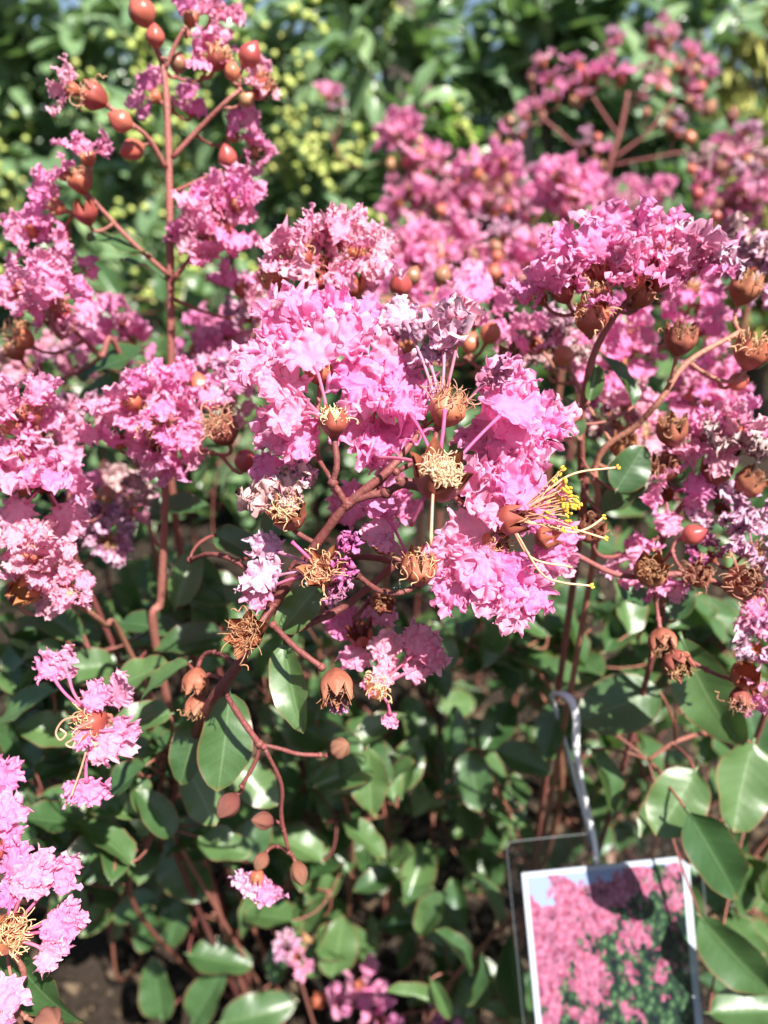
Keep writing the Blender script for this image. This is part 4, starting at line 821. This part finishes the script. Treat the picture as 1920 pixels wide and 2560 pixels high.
leafy('bushy leaves under the right-hand seed heads, partly behind the label strap', [(1640, 2100, .52), (1600, 1900, .48), (1560, 1800, .46)], [(1520, 1820, 160, 160, .44, .54, 14), (1620, 1560, 120, 70, .40, .46, 7)], 64)
leafy('dense leaves at the far right edge beneath the lilac flowers', [(1990, 2000, .52), (1960, 1850, .47), (1900, 1720, .44)], [(1860, 1800, 100, 200, .42, .52, 16), (1800, 1560, 110, 60, .38, .44, 7)], 65)
leafy('leaves at the bottom right corner beyond the label edge', [(2020, 2620, .56), (1960, 2450, .52), (1900, 2330, .48)], [(1870, 2420, 90, 160, .44, .52, 14)], 66)
leafy('shaded leaves filling the space below the central calyces', [(760, 1900, .52), (780, 1760, .48), (800, 1620, .44)], [(790, 1700, 200, 170, .40, .52, 24)], 67)
leafy('dark leaves behind the hanging pink petals right of centre', [(1080, 1800, .52), (1090, 1640, .48), (1100, 1520, .46)], [(1100, 1540, 190, 150, .42, .54, 22)], 68)
leafy('leaves glimpsed between the left pink clusters and the tall stem', [(280, 1500, .60), (270, 1300, .56), (260, 1120, .54)], [(200, 1230, 220, 170, .48, .60, 24), (240, 930, 180, 120, .5, .6, 14)], 69)
leafy('dim leaves behind the sharp central flowers', [(800, 1500, .66), (790, 1300, .62), (780, 1100, .60)], [(700, 1150, 260, 230, .52, .66, 30), (1060, 1180, 200, 200, .52, .62, 18)], 70)
leafy('dim leaves behind the slanting twig on the right', [(1600, 1500, .62), (1590, 1300, .58), (1570, 1150, .56)], [(1560, 1180, 230, 220, .48, .60, 28), (1800, 1250, 130, 180, .46, .58, 16)], 71)
leafy('foliage under the far pink panicles at mid height', [(1300, 1100, .90), (1290, 950, .86), (1280, 850, .84)], [(1250, 850, 330, 160, .74, .92, 34), (1700, 780, 240, 180, .74, .9, 24)], 72, size=(38, 52))
leafy('foliage behind the tall stem, below the hedge berries', [(450, 1100, .85), (440, 950, .80), (430, 850, .78)], [(400, 850, 300, 180, .68, .85, 34), (800, 850, 200, 160, .72, .88, 20)], 73, size=(38, 52))
leafy('deep shaded leaves low in the centre, nearest the soil', [(900, 2250, .66), (900, 2100, .64), (900, 1980, .62)], [(880, 2000, 420, 200, .56, .66, 36), (1350, 2050, 280, 220, .56, .66, 26)], 74)
leafy('deep shaded leaves low at the left, nearest the soil', [(250, 2180, .64), (250, 2080, .62), (250, 1980, .60)], [(250, 1960, 260, 180, .54, .64, 30), (300, 1500, 320, 130, .60, .72, 26)], 75)
leafy('deep shaded leaves low at the right, nearest the soil', [(1700, 2200, .64), (1700, 2050, .62), (1700, 1900, .60)], [(1700, 1800, 260, 300, .54, .66, 36), (1250, 1650, 300, 120, .60, .72, 22)], 76)

leafy('near leafy branch at the lower left, in front of the red stems', [(330, 2250, .42), (370, 2100, .37), (400, 1980, .34), (410, 1880, .32)], [(400, 1930, 170, 130, .31, .38, 12), (250, 2080, 150, 120, .33, .40, 10)], 77, size=(24, 34), hand=[(470, 1880, .27, 170, 250, .1, 0, (.1, .5, .8), 0), (350, 1800, .29, 150, 190, .1, 0, (0, .7, .6), 6), (300, 1960, .30, 150, 215, .1, 20, (-.1, .6, .7), 1), (505, 1990, .31, 160, -60, .1, -10, (.2, .5, .8), 3), (390, 2030, .32, 150, 120, .1, 15, (.1, .6, .7), 0), (640, 1960, .33, 150, -40, .1, 0, (0, .6, .8), 3), (560, 2120, .36, 140, -20, .1, 0, (0, .7, .6), 6)])
leafy('leafy branch beneath the left pink clusters, beside the red twig', [(230, 1800, .40), (220, 1680, .36), (210, 1590, .33)], [(180, 1640, 170, 90, .32, .42, 12), (380, 1560, 100, 90, .34, .42, 8)], 78, size=(24, 34))
leafy('leafy branch spreading at lower centre, below the dried calyx', [(880, 2100, .44), (850, 1960, .40), (830, 1850, .37)], [(860, 1900, 170, 110, .34, .42, 12), (700, 2250, 140, 90, .42, .50, 8)], 79, size=(26, 36))

leafy('low leaves at the bottom left, just above the crumbly soil', [(300, 2450, .58), (280, 2350, .54), (270, 2280, .52)], [(260, 2250, 220, 90, .46, .56, 14), (620, 2260, 160, 60, .50, .58, 8)], 81)
leafy('small leaves crowding the stems below the lone open flower', [(200, 2150, .46), (230, 2080, .42), (260, 2010, .39)], [(270, 2110, 160, 80, .36, .44, 12), (520, 2060, 120, 80, .36, .44, 8)], 82, size=(24, 34))

# ================================================================== hanging picture label
def card_print():
    m, t = mat('printed_flower_picture')
    uv = N(t, 'ShaderNodeUVMap').outputs[0]
    sx = N(t, 'ShaderNodeSeparateXYZ'); t.links.new(uv, sx.inputs[0])
    n1 = noise_tex(t, 7.0, 3, 0.6, uv); n2 = noise_tex(t, 30.0, 3, 0.6, uv)
    vo = N(t, 'ShaderNodeTexVoronoi', inp={'Scale': 30.0}); t.links.new(uv, vo.inputs['Vector'])
    pink = ramp(t, vo.outputs['Distance'], [(0.05, (0.66, 0.26, 0.34)), (0.4, (0.46, 0.09, 0.15)), (0.75, (0.20, 0.03, 0.06))])
    pink = mixc(t, ramp(t, n2.outputs[0], [(0.35, (0, 0, 0)), (0.7, (0.8, 0.8, 0.8))]), pink, (0.62, 0.25, 0.38))
    v2 = N(t, 'ShaderNodeTexVoronoi', inp={'Scale': 26.0}); t.links.new(uv, v2.inputs['Vector'])
    green = ramp(t, v2.outputs['Distance'], [(0.1, (0.13, 0.22, 0.10)), (0.45, (0.035, 0.075, 0.035)), (0.8, (0.010, 0.016, 0.02))])
    gfac = math_(t, 'SUBTRACT', math_(t, 'MULTIPLY_ADD', n1.outputs[0], 1.3, math_(t, 'MULTIPLY', sx.outputs[0], 0.38)), math_(t, 'MULTIPLY', sx.outputs[1], 0.42))
    gfac = math_(t, 'ADD', gfac, math_(t, 'MULTIPLY', n2.outputs[0], 0.6))
    c = mixc(t, ramp(t, gfac, [(0.86, (0, 0, 0)), (0.94, (1, 1, 1))]), pink, green)
    n4 = noise_tex(t, 6.5, 5, 0.6, uv)
    sk = math_(t, 'ADD', math_(t, 'SUBTRACT', sx.outputs[1], math_(t, 'MULTIPLY_ADD', sx.outputs[0], 0.12, 0.22)), math_(t, 'MULTIPLY', n4.outputs[0], 0.60))
    c = mixc(t, ramp(t, sk, [(0.975, (0, 0, 0)), (0.99, (1, 1, 1))]), c, (0.36, 0.42, 0.62))
    b = N(t, 'ShaderNodeBsdfPrincipled', inp={'Roughness': 0.35, 'Specular IOR Level': 0.4}); t.links.new(c, b.inputs['Base Color']); finish(t, b); return m
def plain(name, c, rough=0.5, spec=0.4):
    m, t = mat(name); oc = N(t, 'ShaderNodeTexCoord'); n = noise_tex(t, 120, 3, .6, oc.outputs['Object'])
    cc = mixc(t, math_(t, 'MULTIPLY', n.outputs[0], 0.25), c, tuple(x * 0.7 for x in c))
    b = N(t, 'ShaderNodeBsdfPrincipled', inp={'Roughness': rough, 'Specular IOR Level': spec}); t.links.new(cc, b.inputs['Base Color']); finish(t, b); return m
def clear_film():
    m, t = mat('clear_plastic'); o = N(t, 'ShaderNodeOutputMaterial')
    tr = N(t, 'ShaderNodeBsdfTransparent', inp={'Color': (0.93, 0.95, 0.97, 1)}); gl = N(t, 'ShaderNodeBsdfGlossy', inp={'Roughness': 0.12, 'Color': (1, 1, 1, 1)})
    fr = N(t, 'ShaderNodeFresnel', inp={'IOR': 1.22}); mx = N(t, 'ShaderNodeMixShader')
    t.links.new(math_(t, 'MULTIPLY_ADD', fr.outputs[0], 1.0, 0.008), mx.inputs[0]); t.links.new(tr.outputs[0], mx.inputs[1]); t.links.new(gl.outputs[0], mx.inputs[2]); t.links.new(mx.outputs[0], o.inputs[0]); return m
def build_label():
    d = .362
    o0 = P(1304, 2183, d)
    rt = (P(1720, 2140, d) - o0).normalized()
    dn0 = (P(1397, 2560, d + .004) - o0); dn = (dn0 - rt * dn0.dot(rt)).normalized()
    dn = (dn + (dn0.normalized() - dn) * 0.45).normalized(); dn = (dn - rt * dn.dot(rt)).normalized()
    nrm = dn.cross(rt).normalized()
    if nrm.dot(FWD) > 0: nrm = -nrm
    W = (P(1722, 2152, d) - o0).length; Hh = W * 1.42
    T = thing('plant_label', 'clear-sleeved picture card of pink blossoms hung among leaves at lower right', 'plant label', P(1400, 1735, d - .01))
    def q(x, y, z): return o0 + rt * (x * W) + dn * (y * W) + nrm * z
    def slab(name, outline, z0, z1, m, uvs=None):
        mb = MB(); n = len(outline)
        mb.add([q(x, y, z1) for x, y in outline] + [q(x, y, z0) for x, y in outline], [tuple(range(n))[::-1], tuple(range(n, 2 * n))] + [(i, (i + 1) % n, n + (i + 1) % n, n + i) for i in range(n)], [(x, 1 - y / 1.42) for x, y in outline] * 2)
        return mb.build(name, m, T, smooth=False)
    H_ = 1.42
    slab('card', [(0, 0), (.94, 0), (1, .06), (1, H_), (0, H_)], -.0004, .0, plain('card_white', (0.66, 0.67, 0.72), .4))
    pr = slab('printed_picture', [(.035, .03), (.93, .03), (.955, .07), (.955, H_ - .04), (.035, H_ - .04)], .00005, .0003, card_print())
    def rounded(x0, y0, x1, y1, r):
        pts = []
        for cx, cy, a0 in ((x1 - r, y0 + r, -90), (x1 - r, y1 - r, 0), (x0 + r, y1 - r, 90), (x0 + r, y0 + r, 180)):
            for k in range(6): a = math.radians(a0 + 18 * k); pts.append((cx + r * math.cos(a), cy + r * math.sin(a)))
        return pts
    film = clear_film()
    slab('sleeve', rounded(-.075, -.20, 1.075, H_ + .05, .05), .0007, .0009, film); slab('sleeve', rounded(-.075, -.20, 1.075, H_ + .05, .05), -.0010, -.0008, film)
    # welded rim of the sleeve
    rim = MB(); pts = [q(x, y, .00005) for x, y in rounded(-.075, -.20, 1.075, H_ + .05, .05)]; rim.tube(pts + [pts[0]], .0004, 5); 
    m_, t = mat('sleeve_rim'); oo = N(t, 'ShaderNodeOutputMaterial'); tr = N(t, 'ShaderNodeBsdfTransparent'); pb = N(t, 'ShaderNodeBsdfPrincipled', inp={'Base Color': (.42, .46, .48, 1), 'Roughness': .25}); mx = N(t, 'ShaderNodeMixShader', inp={0: .12}); t.links.new(tr.outputs[0], mx.inputs[1]); t.links.new(pb.outputs[0], mx.inputs[2]); t.links.new(mx.outputs[0], oo.inputs[0])
    rim.build('sleeve_rim', m_, T)
    ring = MB(); c0 = q(.44, -.10, .001)
    ring.tube([c0 + (rt * math.cos(a) + dn * math.sin(a)) * .0032 for a in [i * 6.283 / 16 for i in range(17)]], .0005, 5); ring.build('eyelet', m_, T)
    # white strap looped over a stem and through the eyelet
    strap = MB(); white = plain('strap_white', (0.74, 0.74, 0.77), .45)
    front = spline([P(1380, 1742, d - .01), P(1394, 1731, d - .022), P(1425, 1748, d - .028), P(1441, 1800, d - .026), P(1440, 1865, d - .02), P(1455, 1960, d - .012), P(1478, 2060, d - .003), c0 + nrm * .003, q(.445, -.02, .0014)], 7)
    V = []; Fs = []; side = rt
    for i, p in enumerate(front):
        t_ = (front[min(i + 1, len(front) - 1)] - front[max(i - 1, 0)]).normalized(); sd = (side - t_ * side.dot(t_)).normalized(); nn = sd.cross(t_)
        wd = .0016 if i < 30 else .0012
        V += [p + sd * wd + nn * .0005, p - sd * wd + nn * .0005, p - sd * wd - nn * .0005, p + sd * wd - nn * .0005]
    for i in range(len(front) - 1):
        for k in range(4): Fs.append((i * 4 + k, i * 4 + (k + 1) % 4, (i + 1) * 4 + (k + 1) % 4, (i + 1) * 4 + k))
    strap.add(V, Fs + [(3, 2, 1, 0), tuple(range(len(V) - 4, len(V)))]); strap.build('strap', white, T)
    back = MB(); back.tube(spline([c0 - nrm * .003, P(1462, 2040, d + .006), P(1420, 1880, d + .008), P(1388, 1770, d + .0), P(1380, 1742, d - .01)], 6), .0009, 6); back.build('strap', white, T)
build_label()

# ================================================================== hedge behind
def hedge(label, spots, n_parts, n_stuff, box, seed, n_berry, berry_spots=(), young=(), trunks=(), gap=None, n_extra=0, Lr=(.056, .080)):
    rng = random.Random(seed); (x0, x1, y0, y1, z0, z1) = box
    T = thing('hedge_shrub', label, 'hedge', Vector(((x0 + x1) / 2, y0 + .2, 0)), 'hedge behind the flowers')
    wood = MB(); stuff = MB(); base_me = []
    for me in HLEAVES:
        base_me.append((np.array([v.co[:] for v in me.vertices]), [tuple(p.vertices) for p in me.polygons], None))
    def uvs_of(me):
        u = [(0, 0)] * len(me.vertices); l = me.uv_layers[0].data
        for lp in me.loops: u[lp.vertex_index] = tuple(l[lp.index].uv)
        return u
    buv = [uvs_of(m) for m in HLEAVES]
    def sprig(c, as_part, leaves, meshes=HLEAVES, n=7, Ls=Lr):
        ax = (Vector((rng.uniform(-.6, .6), rng.uniform(-1.0, 0.1), rng.uniform(.2, 1.0)))).normalized()
        b = c - ax * .09; wood.tube(bez(b - Vector((0, -.05, .05)), b, c, 4), [.0022, .002, .0018, .0016, .0014], 4, cap=False)
        for k in range(n):
            t = rng.uniform(.2, 1.0); a = 2.4 * k + rng.uniform(-.4, .4)
            o_ = Matrix.Rotation(a, 3, ax) @ ax.orthogonal().normalized()
            y = (o_ * rng.uniform(.6, 1.1) + ax * rng.uniform(.2, .9)).normalized()
            z = (ax * .7 + Vector((0, -.2, .7)) + SUN * .3 + rdir(rng) * .5).normalized()
            M = frame(b.lerp(c, t), y, z, rng.uniform(*Ls))
            i = rng.randrange(len(meshes))
            if as_part: inst('leaf', meshes[i], T, M)
            else:
                V, F, _ = base_me[i]; A4 = np.array(M)
                stuff.add((V @ A4[:3, :3].T + A4[:3, 3]).tolist(), F, buv[i])
    for k in range(n_parts // 7):
        c = Vector((rng.uniform(x0, x1), y0 + rng.uniform(-.04, .10), rng.uniform(z0, z1)))
        while gap and gap[0] < c.x < gap[1] and c.z < gap[2]: c.x = rng.uniform(x0, x1)
        sprig(c, True, 7)
    for k in range(n_stuff // 7):
        t = rng.random() ** 2.4
        c = Vector((rng.uniform(x0, x1), y0 + .06 + (y1 - y0) * t, rng.uniform(z0 - .1, z1 + .04 * rng.random())))
        if gap and gap[0] < c.x < gap[1] and c.z < gap[2]: c.y = y1 + .12 + .1 * rng.random()
        sprig(c, False, 7)
    for (px, py, d, n) in young: sprig(P(px, py, d), True, n, YLEAVES, n, (.035, .05))
    for pts, r in trunks:
        mb = MB(); p = spline([Vector(q) for q in pts], 6); mb.tube(p, [r * (1.15 - .3 * i / len(p)) for i in range(len(p))], 10); mb.build('trunk', M_PBARK if r < .02 else M_BARK, T)
    sph = bud_mesh(9, M_BERRY, .95, 8, 6)
    tot = 0
    bs = list(berry_spots) + [None] * n_berry
    for k, sp in enumerate(bs):
        c = P(*sp) if sp else Vector((rng.uniform(x0, x1), y0 - rng.uniform(.02, .10), rng.uniform(z0 + .1, z1)))
        stalk = MB(); ends = []
        for j in range(rng.randint(7, 10)):
            e = c + Vector((rng.gauss(0, .019), rng.gauss(0, .010), rng.gauss(.0, .019))); ends.append(e)
            stalk.tube([c + Vector((0, .01, -.03)), c.lerp(e, .5), e], [.0009, .0007, .0006], 4, cap=False)
        so_ = stalk.build('berry_cluster', M_BERRY, T, at=c)
        for e in ends: inst('berry', sph, so_, axis_frame(e, rdir(rng), rng.uniform(.0058, .0074)))
    wood.build('branches', M_BARK, T)['kind'] = 'stuff'
    extra = MB(); bv = [v.co.copy() for v in sph.vertices]; bf = [tuple(p.vertices) for p in sph.polygons]
    for k in range(n_extra):
        c = Vector((rng.uniform(x0, x1), y0 - rng.uniform(-.02, .08), rng.uniform(z0 + .3, z1)))
        for j in range(11):
            M = axis_frame(c + Vector((rng.gauss(0, .02), rng.gauss(0, .01), rng.gauss(0, .02))), rdir(rng), rng.uniform(.005, .0068)); extra.add([M @ v for v in bv], bf, [(.5, rng.random())] * len(bv))
    if n_extra: extra.build('far_berries', M_BERRY, T)['kind'] = 'stuff'
    if stuff.v:
        o = stuff.build('inner_leaves', M_HLEAF, T); o['kind'] = 'stuff'
hedge('glossy green hedge with yellow-green berry clusters filling the upper left', None, 294, 3300, (-.92, .02, 1.24, 1.70, .16, .90), 91, 6,
      [(640, 60, 1.2), (700, 130, 1.22), (620, 230, 1.2), (700, 300, 1.22), (720, 420, 1.2), (740, 500, 1.24), (60, 60, 1.22), (30, 170, 1.2), (160, 110, 1.22), (260, 130, 1.2), (860, 100, 1.24), (900, 150, 1.22), (960, 60, 1.24), (870, 330, 1.22), (20, 480, 1.2), (240, 560, 1.22), (330, 200, 1.22), (800, 60, 1.22), (700, 380, 1.18), (130, 50, 1.2), (60, 260, 1.2), (210, 60, 1.2), (560, 60, 1.22), (900, 80, 1.2), (820, 160, 1.22), (910, 250, 1.2), (460, 400, 1.22), (770, 330, 1.2), (400, 480, 1.22), (50, 370, 1.22)], n_extra=48)
hedge('darker hedge shrub with a deep gap and pale stems left of the conifer', None, 196, 2900, (.04, .55, 1.34, 1.8, .16, .95), 92, 3,
      [(1180, 180, 1.3), (1300, 60, 1.28), (1130, 400, 1.26)], [(1170, 320, 1.22, 8), (1130, 250, 1.24, 6), (1190, 400, 1.22, 7)],
      gap=(.09, .32, .76), trunks=[([(.26, 1.52, 0), (.25, 1.5, .4), (.24, 1.46, .75), (.21, 1.45, 1.1)], .014), ([(.36, 1.6, 0), (.33, 1.56, .5), (.22, 1.5, 1.0)], .012)])
def tree_behind():
    T = thing('garden_tree', 'dark tree trunk rising behind the hedge at the top centre', 'tree', Vector((.06, 1.95, 0)))
    mb = MB(); p = spline([(.06, 1.95, -.02), (.07, 1.95, .5), (.05, 1.96, 1.2), (.08, 1.97, 2.0)], 6); mb.tube(p, [.085 - .04 * i / len(p) for i in range(len(p))], 12); mb.build('trunk', M_BARK, T)
    rng = random.Random(8); cr = MB(); V0 = [v.co.copy() for v in HLEAVES[0].vertices]; F0 = [tuple(f.vertices) for f in HLEAVES[0].polygons]
    for k in range(6):
        a = k * 1.05; e = Vector((.08 + .7 * math.cos(a), 2.1 + .6 * math.sin(a), 2.3 + .2 * rng.random())); b = MB(); b.tube(bez((.07, 1.96, 1.5), (.08 + .3 * math.cos(a), 2 + .3 * math.sin(a), 1.8), e, 6), [.03, .026, .022, .018, .014, .01, .006], 7); b.build('limb', M_BARK, T)
    for k in range(900):
        c = Vector((.08, 2.15, 2.35)) + Vector((rng.gauss(0, .45), rng.gauss(0, .35), rng.gauss(0, .22)))
        M = frame(c, rdir(rng), (Vector((0, 0, 1)) + rdir(rng) * .6), rng.uniform(.06, .09)); cr.add([M @ v for v in V0], F0, [(.3, .5)] * len(V0))
    o = cr.build('crown', M_HLEAF, T); o['kind'] = 'stuff'
tree_behind()
def conifer():
    T = thing('conifer_tree', 'yellow-green conifer with feathery upright sprays in the top right corner', 'tree', Vector((1.02, 2.15, 0)))
    rng = random.Random(14); mb = MB(); mb.tube([(1.02, 2.15, -.02), (1.03, 2.15, .8), (1.02, 2.16, 1.9)], [.05, .04, .01], 9); mb.build('trunk', M_BARK, T)
    for lay in range(46):
        f = MB(); z = .10 + 1.75 * lay / 46; rad = .34 * (1 - (z / 2.0) ** 1.6) + .03
        a = lay * 2.4; cdir = Vector((math.cos(a), math.sin(a), 0))
        base = Vector((1.02, 2.15, z)); tip = base + cdir * rad + Vector((0, 0, .16)); f.tube(bez(base, base.lerp(tip, .6) - Vector((0, 0, .02)), tip, 5), [.008, .006, .005, .004, .003, .002], 4)
        for k in range(150):
            t = rng.uniform(.25, 1.05); c = base.lerp(tip, t) + Vector((rng.gauss(0, .05), rng.gauss(0, .05), rng.gauss(0, .05)))
            y = (Vector((0, 0, 1)) + cdir * .35 + rdir(rng) * .45).normalized(); x = y.orthogonal().normalized(); x = Matrix.Rotation(rng.uniform(0, 6), 3, y) @ x
            L = rng.uniform(.03, .06); w_ = L * .13
            for m_ in (-1, 0, 1):
                yy = (y + x * m_ * .5).normalized(); s_ = c + y * L * .25 * abs(m_); e = s_ + yy * L * (1 - .3 * abs(m_)); n_ = yy.cross(x).normalized(); xx = yy.cross(n_)
                f.add([s_ - xx * w_, s_ + xx * w_, s_.lerp(e, .5) + n_ * w_, e], [(0, 1, 2), (1, 3, 2), (0, 2, 3)], [(.5, t), (.5, t), (.5, t), (.5, t)])
        f.build('bough', M_CONI, T)['kind'] = 'stuff'
conifer()

def far_shrubs():
    rng = random.Random(15); m = MB(); V0 = [v.co.copy() for v in HLEAVES[1].vertices if True]; F0 = [tuple(f.vertices) for f in HLEAVES[1].polygons]
    quad = [(-.2, 0, 0), (.2, 0, 0), (.26, .5, .06), (0, 1, 0), (-.26, .5, .06)]
    for k in range(15000):
        x = rng.uniform(-4.5, 5.5); y = 4.2 + rng.random() * 1.8
        top = 1.15 + .25 * noise.noise(Vector((x * 1.1, 0, 2))) + .12 * noise.noise(Vector((x * 4, 0, 5)))
        z = rng.random() ** .8 * top
        M = frame(Vector((x, y, z)), rdir(rng), (Vector((0, -.4, .7)) + rdir(rng) * .8), rng.uniform(.10, .18))
        m.add([M @ Vector(v) for v in quad], [(0, 1, 2, 4), (4, 2, 3)], [(.3, .5)] * 5)
    o = m.build('shrubbery', M_HLEAF); tag(o, 'far dark shrubbery glimpsed through gaps in the hedge', 'shrubbery', kind='stuff')
far_shrubs()
def ant(label, px, py, d, ang):
    m = MB(); a = math.radians(ang); y = D(math.cos(a), math.sin(a), 0); z = D(0, .3, 1); M = frame(P(px, py, d), y, z, .001)
    def blob(c, r, l):
        m.tube([M @ Vector((0, c - l, .35)), M @ Vector((0, c - l * .6, .35)), M @ Vector((0, c, .4)), M @ Vector((0, c + l * .6, .35)), M @ Vector((0, c + l, .35))], [r * .0002, r * .0008, r * .001, r * .0008, r * .0002], 8)
    blob(-.9, .42, .7); blob(.05, .26, .45); blob(.8, .34, .4)
    for sx in (-1, 1):
        for k in (-.2, .1, .35): m.tube([M @ Vector((0, k, .3)), M @ Vector((sx * .6, k * 2, .6)), M @ Vector((sx * 1.1, k * 3.2, 0))], [.00007, .00006, .00004], 4)
        m.tube([M @ Vector((sx * .1, 1.1, .4)), M @ Vector((sx * .4, 1.6, .5)), M @ Vector((sx * .5, 2.0, .3))], .00004, 4)
    o = m.build('ant', M_ANT, at=P(px, py, d)); tag(o, label, 'ant', 'ants on the central stem')
ant('tiny black ant on the curved red twig under the central calyces', 992, 1470, .2105, 10)
ant('tiny black ant beside the pale-stamened calyx at the centre', 1124, 1262, .2105, 30)

def litter():
    rng = random.Random(31)
    for k in range(12):
        x, y = rng.uniform(-.3, .3), rng.uniform(.18, .62); c = Vector((x, y, .012 + rng.uniform(0, .008)))
        o = inst('fallen_petal', rng.choice(PETALS[rng.choice(['pink', 'lilac', 'pale'])]), None, frame(c, Vector((rng.uniform(-1, 1), rng.uniform(-1, 1), .1)), Vector((0, 0, 1)) + rdir(rng) * .4, rng.uniform(.7, 1)))
        tag(o, 'fallen pink petal lying on the dark soil', 'petal', 'fallen petals on the soil')
    for k in range(12):
        x, y = rng.uniform(-.3, .3), rng.uniform(.18, .62); c = Vector((x, y, .010 + rng.uniform(0, .008)))
        o = inst('fallen_leaf', DEAD[k % 3], None, frame(c, Vector((rng.uniform(-1, 1), rng.uniform(-1, 1), .15)), Vector((0, 0, 1)) + rdir(rng) * .5, rng.uniform(.022, .036)))
        tag(o, 'dry brown leaf lying on the dark soil', 'leaf', 'dead leaves on the soil')
M_DEAD = leaf_mat('dead_leaf', (0.13, 0.075, 0.04), (0.24, 0.15, 0.085), (0.2, 0.13, 0.08), (0.26, 0.18, 0.11), (0.1, 0.06, 0.03), gloss=.6, trans=.05)
DEAD = [leaf_mesh(80 + i, .5, 0, 10, 6, .7, .5, .12, M_DEAD) for i in range(3)]
litter()
